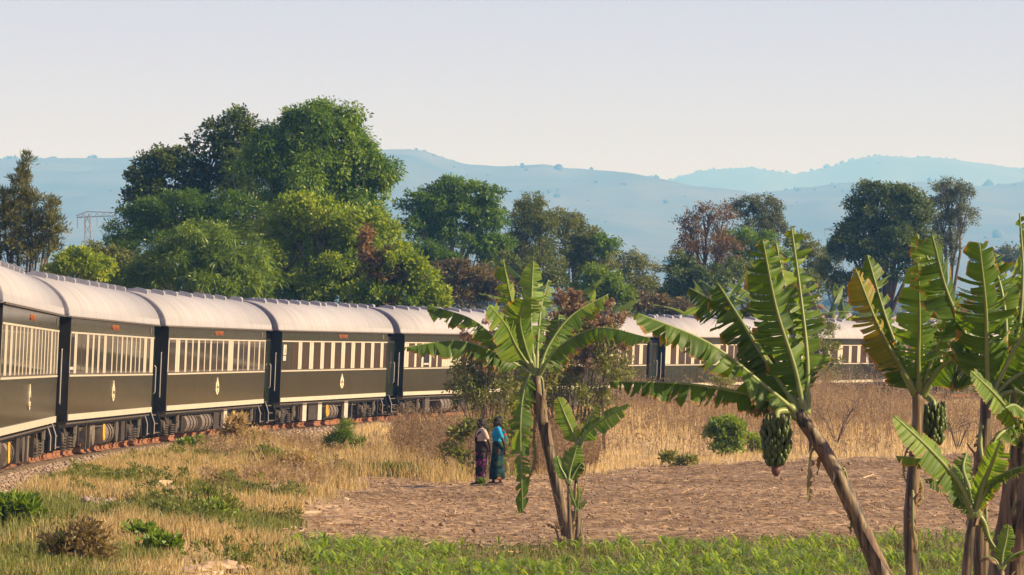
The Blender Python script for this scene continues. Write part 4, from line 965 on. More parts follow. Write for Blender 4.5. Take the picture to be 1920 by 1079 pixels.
# --- the leaning plant with the hanging bunch
DL = 37.0
lean = banana('leaning banana plant with a hanging bunch of green fruit', [(1496, 772), (1520, 808), (1552, 858), (1600, 955), (1652, 1079)], DL, .090, .066, [
    ([(1500, 782), (1430, 748), (1300, 722), (1142, 716)], 0.198, UP, dict(droop=(40, 84), tear=.95, tint=(.1, .45), pet=.2, dd=-.4)),
    ([(1500, 780), (1438, 728), (1330, 645), (1196, 588)], 0.258, UP, dict(droop=(30, 76), tear=.75, tint=(.1, .55), pet=.14, dd=-.6)),
    ([(1505, 778), (1445, 690), (1395, 610), (1345, 530)], 0.258, (-.4, -.5, .8), dict(droop=(30, 72), tear=.9, tint=(.1, .5), pet=.14, dd=.4)),
    ([(1503, 778), (1430, 660), (1375, 590), (1292, 540)], 0.228, (-.3, -.3, 1), dict(droop=(40, 82), tear=1.0, tint=(0, .3), pet=.2, dd=.8)),
    ([(1508, 778), (1490, 690), (1456, 580), (1430, 450)], 0.281, (.15, -1, .3), dict(droop=(20, 55), tear=.85, tint=(.1, .6), pet=.12, dd=-.2)),
    ([(1512, 778), (1514, 680), (1502, 560), (1484, 425)], 0.228, (-.5, -1, .2), dict(droop=(25, 70), tear=1.0, tint=(.2, .7), pet=.16, dd=.3)),
    ([(1510, 778), (1500, 690), (1478, 570), (1455, 455)], 0.228, (-.1, -1, .2), dict(droop=(30, 70), tear=.95, tint=(.4, .9), pet=.2, dd=.5)),
    ([(1506, 778), (1470, 720), (1450, 660), (1440, 600)], 0.274, (.1, -1, .4), dict(droop=(15, 45), tear=.4, tint=(0, .35), pet=.1, dd=.6)),
    ([(1500, 785), (1445, 760), (1420, 762), (1405, 772)], 0.106, UP, dict(droop=(40, 85), tear=.6, mat_='bldry', dd=-.2))], 111)
bunch(lean, (1488, 772), (1458, 772), (1455, 832), .10, .195, DL, 5, 10)
# --- right group
r1 = banana('banana plant with yellowing leaf edges and a small fruit bunch', [(1722, 735), (1720, 800), (1712, 900), (1706, 980), (1711, 1079)], 38.0, .070, .056, [
    ([(1720, 742), (1698, 690), (1662, 600), (1626, 478)], 0.198, (.4, -1, .2), dict(droop=(15, 50), tear=.85, tint=(.1, .5), pet=.14)),
    ([(1718, 742), (1690, 690), (1650, 620), (1604, 505)], 0.182, (.4, -1, .2), dict(droop=(20, 55), tear=.8, tint=(.1, .9), mat_='bly', pet=.3, dd=-.3)),
    ([(1724, 742), (1722, 670), (1724, 600), (1722, 495)], 0.220, CAMN, dict(droop=(5, 28), tear=.55, tint=(.4, .9), mat_='blyoung', pet=.14, dd=-.5)),
    ([(1726, 742), (1742, 690), (1760, 640), (1772, 590)], 0.198, (-.2, -1, .3), dict(droop=(15, 45), tear=.9, tint=(.3, .7), pet=.12, dd=-.2)),
    ([(1728, 742), (1765, 690), (1805, 672), (1838, 712)], 0.243, (-.3, -.8, .6), dict(droop=(10, 50), tear=.35, tint=(0, .35), pet=.14, dd=-.5)),
    ([(1724, 742), (1730, 660), (1728, 570), (1722, 440)], 0.167, (.8, -1, .1), dict(droop=(20, 60), tear=1, tint=(.3, .8), pet=.3, dd=.5)),
    ([(1720, 742), (1700, 700), (1680, 660), (1668, 610)], 0.228, (.2, -1, .3), dict(droop=(10, 40), tear=.35, tint=(0, .35), pet=.1, dd=.3))], 121)
bunch(r1, (1730, 738), (1748, 752), (1749, 800), .085, .17, 38.4, 6, 8)
banana('tall banana plant with the broad dark leaves beside the right edge', [(1850, 745), (1848, 800), (1842, 880), (1838, 960), (1840, 1079)], 36.0, .080, .060, [
    ([(1850, 748), (1815, 640), (1775, 545), (1748, 442)], 0.258, (.6, -1, .1), dict(droop=(10, 45), tear=.85, tint=(0, .4), pet=.12, dd=-.2)),
    ([(1852, 748), (1800, 620), (1760, 530), (1718, 438)], 0.198, (.6, -1, .2), dict(droop=(20, 55), tear=1, tint=(.3, .8), pet=.3, dd=.4)),
    ([(1853, 748), (1850, 660), (1848, 570), (1836, 455)], 0.266, CAMN, dict(droop=(5, 30), tear=.6, tint=(.2, .6), pet=.1, dd=-.5)),
    ([(1856, 748), (1885, 650), (1880, 555), (1855, 470)], 0.213, (-.6, -1, .2), dict(droop=(15, 55), tear=.9, tint=(.3, .8), pet=.16, dd=.3)),
    ([(1858, 748), (1890, 680), (1930, 610), (1965, 560)], 0.258, (-.3, -1, .4), dict(droop=(15, 55), tear=.8, tint=(.1, .5), pet=.12, dd=-.4)),
    ([(1858, 750), (1900, 710), (1950, 690), (2000, 710)], 0.243, (-.3, -.8, .7), dict(droop=(20, 65), tear=.7, tint=(0, .4), pet=.14, dd=-.3)),
    ([(1856, 748), (1905, 640), (1918, 520), (1912, 400)], 0.152, (-.8, -1, .1), dict(droop=(25, 65), tear=1, tint=(.2, .6), pet=.2, dd=.4)),
    ([(1858, 748), (1885, 640), (1910, 560), (1925, 450)], .24, (-.4, -1, .2), dict(droop=(15, 50), tear=.9, tint=(.4, .9), pet=.14, dd=.8)),
    ([(1857, 750), (1880, 700), (1905, 650), (1920, 590)], .27, (-.1, -1, .4), dict(droop=(10, 45), tear=.6, tint=(0, .3), pet=.1, dd=.9)),
    ([(1860, 752), (1895, 735), (1925, 745), (1950, 790)], .22, (-.3, -.8, .7), dict(droop=(20, 60), tear=.6, tint=(.1, .5), pet=.14, dd=-.5)),
    ([(1846, 790), (1838, 830), (1846, 890), (1850, 980)], 0.053, CAMN, dict(droop=(20, 60), tear=1, mat_='bldry', dd=-.2))], 131)
banana('thick dark banana stem cut by the right edge with one big leaf', [(1932, 770), (1918, 860), (1900, 950), (1878, 1079)], 34.0, .125, .11, [
    ([(1935, 850), (1905, 790), (1865, 740), (1820, 696)], 0.129, (.3, -1, .6), dict(droop=(5, 30), tear=.25, tint=(.4, .8), pet=.06, dd=-.6)),
    ([(1930, 800), (1900, 800), (1870, 820), (1855, 860)], 0.106, UP, dict(droop=(20, 60), tear=.5, tint=(.2, .6), pet=.1, dd=-.6)),
    ([(1930, 780), (1915, 770), (1900, 760), (1885, 765)], 0.091, (.2, -1, .6), dict(droop=(20, 60), tear=.5, tint=(.3, .7), pet=.1, dd=-.8))], 132)
banana('second dark banana stem leaning at the right edge', [(1935, 900), (1920, 980), (1905, 1079)], 33.5, .10, .09, [
    ([(1930, 930), (1915, 960), (1900, 985), (1895, 1030)], 0.046, CAMN, dict(droop=(20, 60), tear=1, mat_='bldry'))], 133)
banana('young banana plant with broad green leaves in front of the right group', [(1826, 962), (1818, 1010), (1812, 1079)], 33.0, .055, .035, [
    ([(1826, 968), (1796, 905), (1745, 845), (1676, 780)], 0.144, (.2, -1, .7), dict(droop=(5, 30), tear=.25, tint=(.4, .8), pet=.06, dd=-.5)),
    ([(1825, 968), (1785, 900), (1740, 865), (1680, 856)], 0.091, (0, -.6, 1), dict(droop=(20, 60), tear=.35, tint=(.3, .7), pet=.2, dd=-.2)),
    ([(1828, 968), (1842, 915), (1860, 870), (1876, 825)], 0.114, (-.3, -1, .3), dict(droop=(5, 25), tear=.25, tint=(.5, .9), pet=.08, dd=-.3, mat_='blyoung')),
    ([(1828, 968), (1855, 915), (1890, 885), (1935, 872)], 0.091, UP, dict(droop=(20, 60), tear=.5, tint=(.2, .6), pet=.1, dd=-.3)),
    ([(1824, 968), (1800, 930), (1770, 905), (1735, 900)], 0.099, (.2, -.7, .8), dict(droop=(15, 45), tear=.2, tint=(0, .4), pet=.08, dd=-.3)),
    ([(1826, 968), (1818, 920), (1806, 880), (1812, 850)], 0.091, CAMN, dict(droop=(10, 40), tear=.7, tint=(.3, .8), pet=.1, dd=.3)),
    ([(1830, 960), (1845, 980), (1855, 1010), (1868, 1030)], 0.038, CAMN, dict(droop=(20, 60), tear=.5, mat_='bl'))], 134)
banana('small banana sucker with one upright bright leaf at the bottom right corner', [(1878, 1066), (1877, 1079), (1876, 1100)], 32.0, .04, .02, [
    ([(1878, 1068), (1880, 1040), (1886, 1015), (1891, 984)], 0.065, CAMN, dict(droop=(5, 15), tear=.1, tint=(.6, 1), mat_='blyoung', rib_r=.012)),
    ([(1878, 1068), (1895, 1045), (1915, 1035), (1935, 1030)], 0.046, UP, dict(droop=(10, 40), tear=.2, tint=(.4, .8), rib_r=.012)),
    ([(1877, 1068), (1865, 1050), (1850, 1045), (1838, 1050)], 0.038, UP, dict(droop=(10, 50), tear=.2, mat_='bldry', rib_r=.012))], 135)
# --- far banana clumps beyond the train
def far_banana(label, px, topy, D, n, seed, sp=1.0, yel=0):
    r = random.Random(seed); g = G(px, D); top = P(px, topy, D); h = top.z - g.z
    t = empty('background_banana', g); tag(t, label, 'banana plant', 'banana plants beyond the train')
    sh = h * .45; C = [g - Vector((0, 0, .2)), g + Vector((.05, 0, sh * .5)), g + Vector((0, 0, sh))]
    under(MB().tube(C, [.16, .13, .09], 8).build('pseudostem', 'stem', None, True), t)
    for i in range(n):
        a = 2 * math.pi * i / n + r.uniform(-.4, .4); el = r.uniform(.25, 1.25); L = h * .62 * r.uniform(.75, 1.15)
        d = Vector((math.cos(a) * math.cos(el), math.sin(a) * math.cos(el), math.sin(el))); s = C[2]
        mid = s + d * L * .55; e = s + d * L + Vector((math.cos(a), math.sin(a), 0)) * L * .15 * sp - Vector((0, 0, 1)) * L * .28 * math.cos(el)
        banana_leaf(t, [s, mid, e], .26, d.cross(Vector((-math.sin(a), math.cos(a), 0))) * -1 if el < .9 else CAMN, 'bl' if r.random() > yel else 'bldry', .7, (15, 50), seed * 20 + i, .12, .03, 16, tint=(.2, 1))
for i, a in enumerate([('background banana above the train right of the tall plant', 1040, 500, 200, 8, 1, 1, 0), ('background banana clump left of the leaning plant top', 1345, 505, 212, 9, 2, 1, 0), ('second background banana behind the leaning plant', 1400, 500, 216, 9, 3, 1, 0), ('third background banana beside the leaning plant', 1465, 515, 214, 8, 4, 1, .1), ('background banana with dry brown leaves left of the dark round tree', 1550, 490, 222, 8, 5, 1, .35), ('small pale background banana just above the train roof', 1240, 545, 204, 6, 6, 1.2, 0), ('background banana with yellow leaves under the dark round tree', 1590, 520, 226, 6, 7, 1, .3), ('background banana at the right edge behind the tall plant', 1880, 470, 215, 8, 8, 1, 0), ('background banana between the two right plants', 1840, 500, 220, 7, 9, 1, 0), ('background banana beside the first right plant', 1775, 540, 214, 7, 10, 1, .1), ('background banana in the thicket behind the tall plant', 985, 520, 204, 7, 11, 1, 0), ('background banana beyond the train above the bush', 1090, 525, 207, 7, 12, 1, 0)]):
    far_banana(*a)

# ================================================================ SHRUBS, WEEDS, GRASS
def shrub(name, label, base_px, D, blobs, n, L, W, leaf, seed, stems=9, stem_r=.02, group=None, extra=None, **kw):
    if D is None: D = Dof(base_px, max(q[1] + q[3] * .9 for q in blobs)) + .3
    bl = blobpx(blobs, D); g = G(base_px, D); t = empty(name, g); tag(t, label, 'bush', group)
    rn = random.Random(seed); mb = MB()
    for q in range(stems):
        b = bl[q % len(bl)]; e = Vector(b[:3]) + Vector((rn.gauss(0, .5) * b[3], rn.gauss(0, .4) * b[4], rn.uniform(-.2, .9) * b[5]))
        s = Vector((g.x + (b[0] - g.x) * rn.uniform(.2, .9), g.y + rn.uniform(-.4, .4), 0)); s.z = gz(s.x, s.y) - .05
        m = s.lerp(e, .5) + Vector((rn.uniform(-.2, .2), rn.uniform(-.2, .2), .1))
        mb.tube([s, m, e], [stem_r, stem_r * .7, stem_r * .3], 5)
    under(mb.build('stems', 'bark', None, True), t)
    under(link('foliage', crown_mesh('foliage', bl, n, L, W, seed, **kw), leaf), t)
    if extra:
        for nm, ebl, en, eL, eW, em, ekw in extra: under(link(nm, crown_mesh(nm, blobpx(ebl, D), en, eL, eW, seed + 50, **ekw), em), t)
    return t
shrub('flowering_bush', 'tall dry bush with brown flower heads behind the tall banana plant', 1060, 122,
      [(1060, 640, 60, 55), (1110, 640, 50, 60), (1020, 690, 60, 55), (1100, 700, 70, 50), (1060, 740, 80, 40), (1150, 680, 34, 60), (1000, 740, 50, 40)], 11000, .12, .055, 'olive', 201, 34, .03, clump=.30, per=16, shell=.9, tint=(.35, 1), core=.3,
      extra=[('flower_heads', [(1075, 588, 44, 30), (1060, 560, 30, 18), (1105, 615, 44, 28), (1150, 600, 36, 12), (1140, 570, 14, 10), (1080, 640, 60, 40), (1130, 655, 50, 50), (1040, 680, 60, 45)], 19000, .075, .055, 'brownflower', dict(clump=.15, per=34, shell=.85, droop=0))])
shrub('flowering_bush', 'dark dry bush with pale flower heads left of the tall banana plant', 900, 118,
      [(895, 690, 40, 45), (925, 700, 45, 50), (880, 730, 36, 35), (930, 750, 55, 40), (960, 680, 30, 50)], 7000, .12, .055, 'olive', 202, 22, .025, clump=.30, per=16, shell=.85, tint=(.3, 1), core=.3,
      extra=[('flower_heads', [(865, 612, 14, 10), (880, 640, 20, 14), (940, 610, 30, 22), (900, 655, 30, 20), (925, 680, 40, 34), (960, 640, 20, 30)], 3600, .08, .06, 'brownflower', dict(clump=.14, per=34, shell=.85, droop=0, tint=(.3, 1)))])
shrub('leafy_shrub', 'green weedy shrub directly behind the two walking women', 880, 100,
      [(862, 818, 20, 18), (890, 800, 22, 16), (850, 850, 18, 14), (930, 800, 20, 18), (958, 815, 18, 18), (872, 862, 18, 14), (945, 850, 16, 14)], 1300, .15, .07, 'olive', 203, 22, .010, clump=.3, per=12, shell=.9, tint=(.3, 1), core=.2)
for i, (lab, bx, D, bl, n, L, W, lf, ti) in enumerate([
    ('rounded bright green bush standing alone in the dry grass', 1362, 140, [(1362, 800, 34, 18), (1345, 815, 22, 16), (1380, 812, 22, 16), (1360, 840, 30, 18)], 4200, .15, .06, 'fresh', (.3, 1)),
    ('low bright green plant right of the rounded bush', 1412, 138, [(1412, 828, 16, 9), (1422, 842, 12, 8)], 800, .16, .06, 'fresh', (.3, 1)),
    ('small green weed at the field edge below the rounded bush', 1258, 116, [(1255, 862, 12, 10), (1285, 868, 16, 8)], 700, .13, .055, 'olive', (.3, 1)),
    ('feathery dark green bush below the brown-windowed coach', 645, 99, [(645, 815, 18, 22), (640, 832, 24, 20), (655, 840, 22, 16)], 4600, .16, .02, 'fresh', (0, .35)),
    ('reddish brown and green bush against the track below the third coach', 455, 97, [(450, 806, 30, 18), (440, 822, 24, 18), (470, 828, 30, 16)], 3400, .15, .05, 'weed', (0, .8)),
    ('green leafy weed at the track edge below the second coach', 350, 84, [(350, 838, 16, 8), (372, 832, 14, 8)], 900, .13, .06, 'fresh', (.2, .8)),
    ('green tuft of leaves at the left edge near the track', 20, 60, [(20, 955, 40, 16), (45, 965, 26, 12), (5, 975, 30, 14)], 2600, .14, .05, 'fresh', (.1, .7)),
    ('brown and green weed in the lower left of the bank', 150, 57, [(150, 1010, 40, 22), (130, 1035, 45, 24), (170, 1040, 36, 24)], 1900, .10, .035, 'deadolive', (.4, 1)),
    ('small dark green leafy plant in the lower left', 262, 60, [(262, 1003, 18, 9), (258, 1012, 20, 10)], 800, .10, .055, 'fresh', (.1, .6)),
    ('dark green leafy plant near the dry wood pile', 305, 58, [(305, 1025, 20, 12), (298, 1035, 22, 10)], 1000, .11, .055, 'fresh', (0, .5)),
    ('dark weedy clump in the middle of the left bank', 380, 70, [(370, 935, 34, 14), (400, 942, 26, 14), (345, 940, 26, 12)], 2600, .10, .04, 'olive', (0, .7)),
    ('bright green patch of weeds in the middle of the left bank', 400, 65, [(398, 965, 28, 14), (420, 972, 20, 12)], 2000, .09, .04, 'fresh', (.3, .9)),
    ('brown weed clump on the bank above the bare soil', 560, 82, [(560, 870, 30, 22), (590, 880, 26, 20), (530, 875, 24, 16)], 2400, .10, .03, 'weed', (.2, .9)),
    ('olive weed clump left of the brown weed clump', 500, 86, [(500, 860, 30, 16), (470, 866, 26, 14)], 2200, .10, .04, 'olive', (.3, 1)),
    ('dark green grass tuft near the field corner', 740, 99, [(740, 882, 40, 8), (770, 888, 30, 7)], 1800, .12, .02, 'olive', (.3, .9)),
    ('grey green bush in front of the far coach right of the leaning banana', 1545, 190, [(1545, 630, 26, 32), (1540, 660, 30, 30), (1555, 690, 26, 24)], 4200, .16, .05, 'olive', (.3, 1)),
    ('green bush by the stripe of the coach behind the leaning banana', 1355, 160, [(1352, 718, 14, 9), (1362, 724, 14, 8)], 900, .13, .05, 'fresh', (.1, .7)),
    ('grey scrub between the right banana plants', 1815, 150, [(1800, 720, 30, 16), (1830, 728, 26, 14)], 1800, .14, .04, 'olive', (.1, .8)),
    ('green weeds at the right edge behind the tall banana plant', 1895, 140, [(1895, 725, 30, 22), (1880, 745, 26, 14)], 2200, .13, .05, 'fresh', (.1, .8))]):
    shrub('weed_bush', lab, bx, D if D > 145 else None, bl, n, L, W, lf, 220 + i, 7, .008, clump=.26, per=14, shell=.95, tint=(.15 + ti[0] * .8, min(1, ti[1] + .2)), up=.5, droop=.2, core=.35, lumps=9)

def blades(name, PT, H, Wd, lean, tint, m, label, cat, seed, bend=.35):
    """grass: each blade a bent ribbon of two faces"""
    r = np.random.default_rng(seed); n = len(PT); a = r.uniform(0, 6.283, n)
    d = np.stack([np.cos(a), np.sin(a), np.zeros(n)], 1); s = np.stack([-np.sin(a), np.cos(a), np.zeros(n)], 1)
    th = r.uniform(0, 3.14, n); s = s * np.cos(th)[:, None] + d * np.sin(th)[:, None]
    # favour blades that show their width
    s[:, 0] = np.where(np.abs(s[:, 0]) < .35, .5, s[:, 0])
    ln = lean * np.abs(r.normal(0, 1, n))
    up = np.array([0, 0, 1.0])
    m1 = PT + (up * .55 + d * (ln * .3)[:, None]) * H[:, None]; tp = PT + (up * (1 - bend * ln)[:, None] + d * ln[:, None]) * H[:, None]
    w = Wd[:, None] * .5
    V = np.stack([PT - s * w, PT + s * w, m1 + s * w * .8, tp, m1 - s * w * .8], 1)
    Fq = np.array([(0, 1, 2), (0, 2, 4), (4, 2, 3)])
    me = npmesh(name, V.reshape(-1, 3), (Fq[None] + (np.arange(n) * 5)[:, None, None]).reshape(-1, 3), tint=np.repeat(tint, 5))
    return tag(link(name, me, m), label, cat, kind='stuff')
def scatter(n, D0, D1, pa, pb, seed, pw=1.0):
    r = np.random.default_rng(seed); D = D0 + (D1 - D0) * r.random(n) ** pw; px = pa + (pb - pa) * r.random(n)
    X = (px - 960) / F * D; return px, X, D, r
def fin(X, D): return np.stack([X, D, ground_z(X, D) - .02], 1)
# left bank: mixed straw and green
px, X, D, r = scatter(230000, 43, 112, -60, 1000, 1, 1.1)
ok = (soil_mask(X, D) < .2 + .75 * r.random(len(X))) & (track_d(X, D) > 1.7 + 2.2 * r.random(len(X)) * fbm(X * .3, D * .1, 19, 3))
bare = fbm(X * .35 + 4, D * .10, 15, 4) + .10 * r.normal(size=len(X)); ok &= (bare > .41) | (r.random(len(X)) < .15)
hole = ((px > 335) & (px < 470) & (D < 56)) | ((px > 150) & (px < 262) & (D > 63.5) & (D < 69)) | ((px > 285) & (px < 330) & (D > 74) & (D < 80)) | ((px > 330) & (px < 375) & (D > 60) & (D < 63))
ok &= ~hole | (r.random(len(X)) < .12)
px, X, D = px[ok], X[ok], D[ok]
gpat = fbm(X * .55, D * .14, 51, 4) + .06 * r.normal(size=len(X)) + .12 * sstep(72, 56, D) * sstep(200, 520, px)
isg = gpat > .462
pt = fin(X, D); rr = np.random.default_rng(2)
hv = .09 + .36 * fbm(X * .4, D * .12, 61, 3)
hb = hv * (1 + .9 * sstep(84, 100, D) * sstep(380, 520, px))
blades('dry_grass', pt[~isg], (hb * rr.uniform(.5, 1.4, len(X)))[~isg], rr.uniform(.010, .022, (~isg).sum()), .45, rr.random((~isg).sum()) * .8 + .1, 'weed', 'dry straw coloured grass covering the bank beside the track', 'grass', 71)
M['grass'] = leafmat('green_grass', [(0, (0.085, 0.105, 0.022)), (.5, (0.135, 0.165, 0.034)), (1, (0.24, 0.24, 0.065))], .6, .3)
blades('green_grass', pt[isg], (hv * rr.uniform(.5, 1.2, len(X)))[isg], rr.uniform(.010, .022, isg.sum()), .5, rr.random(isg.sum()), 'grass', 'short green grass growing in patches on the left bank', 'grass', 72)
# dry field between the soil and the train
px, X, D, r = scatter(72000, 96, 205, 640, 2000, 3, .9)
ok = (soil_mask(X, D) < .1 + .8 * r.random(len(X))) & (track_d(X, D) > 2.5) & (D > soil_far(px) - 4)
px, X, D = px[ok], X[ok], D[ok]; rr = np.random.default_rng(4)
hv = (.08 + .34 * fbm(X * .25, D * .08, 62, 4) ** 1.4) * (1 + .8 * sstep(14, 3, track_d(X, D)))
blades('dry_field_grass', fin(X, D), hv * rr.uniform(.5, 1.5, len(X)), rr.uniform(.014, .030, len(X)), .4, np.clip(rr.random(len(X)) * .8 + .1, 0, 1), 'goldgrass', 'sunlit dry yellow grass between the bare field and the train', 'grass', 73)
# dry grass on the rise behind the far coaches
px, X, D, r = scatter(16000, 226, 275, 1460, 1930, 33); ok = track_d(X, D) < -14; px, X, D = px[ok], X[ok], D[ok]
blades('dry_bank_grass', fin(X, D), r.uniform(.35, 1.1, len(X)), r.uniform(.02, .045, len(X)), .3, np.clip(r.random(len(X)) * .7 + .3, 0, 1), 'goldgrass', 'tall yellow grass on the rise behind the far coaches', 'grass', 74)
# tall dead weeds in front of the train
def weeds(name, label, pa, pb, D0, D1, n, h0, h1, seed, tint=(0, .7), keepf=None):
    px, X, D, r = scatter(n, D0, D1, pa, pb, seed)
    ok = (track_d(X, D) > 2.2) & (soil_mask(X, D) < .25)
    den = fbm(X * .22 + seed, D * .10, 80 + seed, 4); ok &= den + .08 * r.normal(size=n) > .44
    px, X, D, den = px[ok], X[ok], D[ok], den[ok]; m = len(X)
    b = fin(X, D); H = (h0 + (h1 - h0) * np.clip((den - .40) * 4, 0, 1)) * r.uniform(.5, 1.2, m)
    V = []; T = []
    # stalk with side twigs: each a thin ribbon triangle
    def rib(p0, p1, w, t):
        s = np.zeros_like(p0); s[:, 0] = w; V.append(np.stack([p0 - s, p0 + s, p1 + s * .3, p1 - s * .3], 1)); T.append(np.repeat(t, 4))
    lean_ = r.normal(0, .16, (m, 3)); lean_[:, 2] = 1
    top = b + lean_ * H[:, None]; t = tint[0] + (tint[1] - tint[0]) * r.random(m)
    rib(b, top, .007 + .004 * r.random(m), t)
    for q in range(9):
        f = r.uniform(.25, 1, m); p0 = b + lean_ * (H * f)[:, None]; dv = r.normal(0, 1, (m, 3)) * np.array([1, 1, .5]); dv[:, 2] = np.abs(dv[:, 2]) * .9
        p1 = p0 + dv * (H * .16)[:, None]; rib(p0, p1, .004 + .003 * r.random(m), t)
        # seed heads / dead leaves
        p2 = p1 + r.normal(0, .03, (m, 3)); rib(p1, p2 + np.array([0, 0, .02]), .016 + .012 * r.random(m), np.clip(t + .15 * r.normal(size=m), 0, 1))
    VV = np.concatenate(V).reshape(-1, 3)
    return tag(link(name, npmesh(name, VV, np.arange(len(VV)).reshape(-1, 4), tint=np.concatenate(T)), 'deadweed'), label, 'weeds', kind='stuff')
weeds('tall_dry_weeds', 'tall brown dead weeds along the foot of the embankment behind the women', 740, 1120, 100, 138, 5200, .4, 1.3, 5, (.05, .65))
weeds('tall_dry_weeds', 'tall purple brown dead stalks in front of the far coaches', 1120, 1960, 135, 215, 5600, .5, 2.0, 6, (.1, .9))
weeds('scattered_dry_stalks', 'sparse dry stalks scattered over the yellow grass', 1080, 1960, 118, 175, 1600, .3, 1.0, 7, (.1, .7))
weeds('scattered_dry_stalks', 'thin dry stalks on the left bank above the soil', 380, 760, 78, 118, 2400, .2, .6, 8, (.2, .9))
hb_ = []
px, X, D, r = scatter(900, 44, 108, -40, 760, 23, 1.0)
ok = (soil_mask(X, D) < .3) & (track_d(X, D) > 2.4) & (fbm(X * .4 + 2, D * .15, 91, 3) > .46); X, D = X[ok], D[ok]
for x_, d_ in zip(X, D):
    s_ = float(np.exp(r.normal(-1.75, .4))); hb_.append((x_, d_, gz(x_, d_) + s_ * .35, s_ * 1.3, s_ * 1.3, s_ * .8))
hb_ = np.array(hb_); half = len(hb_) // 2
tag(link('low_herbs', crown_mesh('low_herbs', hb_[:half], 15000, .08, .022, 92, clump=.09, per=12, lumps=3, up=.6, droop=.1), 'olive'), 'low olive weeds tangled through the dry grass of the bank', 'weeds', kind='stuff')
tag(link('low_herbs', crown_mesh('low_herbs', hb_[half:], 15000, .08, .024, 93, clump=.09, per=12, lumps=3, up=.6, droop=.1), 'grass'), 'low fresh green weeds among the dry grass of the bank', 'weeds', kind='stuff')
# a few bare twiggy bushes standing out in the dry field
for i, (px_, D_, h_, lab) in enumerate(((1568, 133, 1.7, 'leafless twiggy bush beside the fallen leaf of the leaning banana'), (1470, 150, 1.3, 'leafless bush behind the stem of the leaning banana'), (1640, 160, 1.3, 'sparse leafless bush in the dry field near the yellowing banana'), (1795, 128, 1.2, 'leafless branching bush between the right banana stems'))):
    g = G(px_, D_); t = empty('bare_bush', g); tag(t, lab, 'bush'); rn = random.Random(400 + i); mb = MB()
    for q in range(9):
        a = rn.uniform(0, 6.28); e = g + Vector((math.cos(a) * h_ * .45, math.sin(a) * h_ * .45, h_ * rn.uniform(.6, 1))); m_ = g.lerp(e, .45) + Vector((0, 0, .1))
        mb.tube([g - Vector((0, 0, .05)), m_, e], [.022, .014, .004], 5)
        for w_ in range(5):
            s = m_.lerp(e, rn.random()); mb.tube([s, s + Vector((rn.gauss(0, .2), rn.gauss(0, .2), rn.uniform(.05, .35))) * h_], [.008, .003], 4)
    under(mb.build('branches', 'bark', None, True), t)

# ================================================================ MAIZE, STRAW, DEBRIS
M['maize'] = leafmat('maize_leaf', [(0, (0.105, 0.185, 0.020)), (.5, (0.190, 0.300, 0.030)), (1, (0.32, 0.42, 0.055))], .4, .38)
def maize_arr(r, h):
    V = []; T = []; Fq = []
    nl = r.integers(5, 8)
    for i in range(nl):
        a = r.uniform(0, 6.283); L = h * r.uniform(.7, 1.25); w = h * .10 * r.uniform(.7, 1.2); z0 = h * .35 * i / nl; el = r.uniform(.7, 1.25); t = r.random()
        d = np.array([math.cos(a), math.sin(a), 0]); s = np.array([-math.sin(a), math.cos(a), 0]); o = len(V)
        for k in range(5):
            f = k / 4; p = d * (L * f * math.cos(el) + L * .35 * f * f) + np.array([0, 0, z0 + L * f * math.sin(el) - L * .62 * f ** 2.4]); ww = w * (.35 + .65 * math.sin(math.pi * min(1, f * 1.0 + .18))) * (1 - f ** 3)
            V += [p - s * ww * .5, p + s * ww * .5]; T += [t, t]
        Fq += [(o + 2 * k, o + 2 * k + 1, o + 2 * k + 3, o + 2 * k + 2) for k in range(4)]
    return np.array(V), np.array(Fq), np.array(T)
rm = np.random.default_rng(9); var = [maize_arr(rm, .32) for _ in range(10)]
vme = [npmesh('maize_plant', *v[:2], tint=v[2]) for v in var]
px, X, D, r = scatter(3600, 50, 73, 470, 1960, 10, 1.0)
ok = (D < corn_far(px) - .3 + r.normal(0, .5, len(px))) & (px > soil_left(D) - 20 + r.normal(0, 25, len(px))) & (fbm(X * .5, D * .25, 44, 3) > .36)
px, X, D = px[ok], X[ok], D[ok]
seen = (D > 55.0) & (px < 1930); order = np.argsort(np.where(seen, D, 999))
sizes = r.uniform(.35, 1.35, len(X))
nind = min(300, int(seen.sum()))
for q, i in enumerate(order[:nind]):
    o = link('maize_plant', vme[q % 10], 'maize', None, (X[i], D[i], gz(X[i], D[i]) - .01), (0, 0, r.uniform(0, 6.28))); s = sizes[i]; o.scale = (s, s, s)
    tag(o, 'young green maize plant in the crop strip along the bottom', 'maize plant', 'young maize plants in the crop strip')
VV = []; FF = []; TT = []; off = 0
for i in order[nind:]:
    v, f, t = var[i % 10]; a = r.uniform(0, 6.28); s = sizes[i]; c_, s_ = math.cos(a) * s, math.sin(a) * s
    VV.append(np.stack([v[:, 0] * c_ - v[:, 1] * s_ + X[i], v[:, 0] * s_ + v[:, 1] * c_ + D[i], v[:, 2] * s + gz(X[i], D[i]) - .01], 1)); FF.append(f + off); TT.append(t); off += len(v)
tag(link('maize_crop', npmesh('maize_crop', np.concatenate(VV), np.concatenate(FF), tint=np.concatenate(TT)), 'maize'), 'band of young maize and weeds growing along the bottom of the field', 'maize', kind='stuff')
px, X, D, r = scatter(26000, 48, 72, 470, 2000, 12)
ok = (D < corn_far(px) - .1 + r.normal(0, .6, len(px))) & (px > soil_left(D) - 60); px, X, D = px[ok], X[ok], D[ok]
blades('crop_weeds', fin(X, D), r.uniform(.05, .20, len(X)), r.uniform(.012, .026, len(X)), .7, r.random(len(X)) * .8, 'grass', 'low green weeds growing between the maize plants', 'weeds', 77)
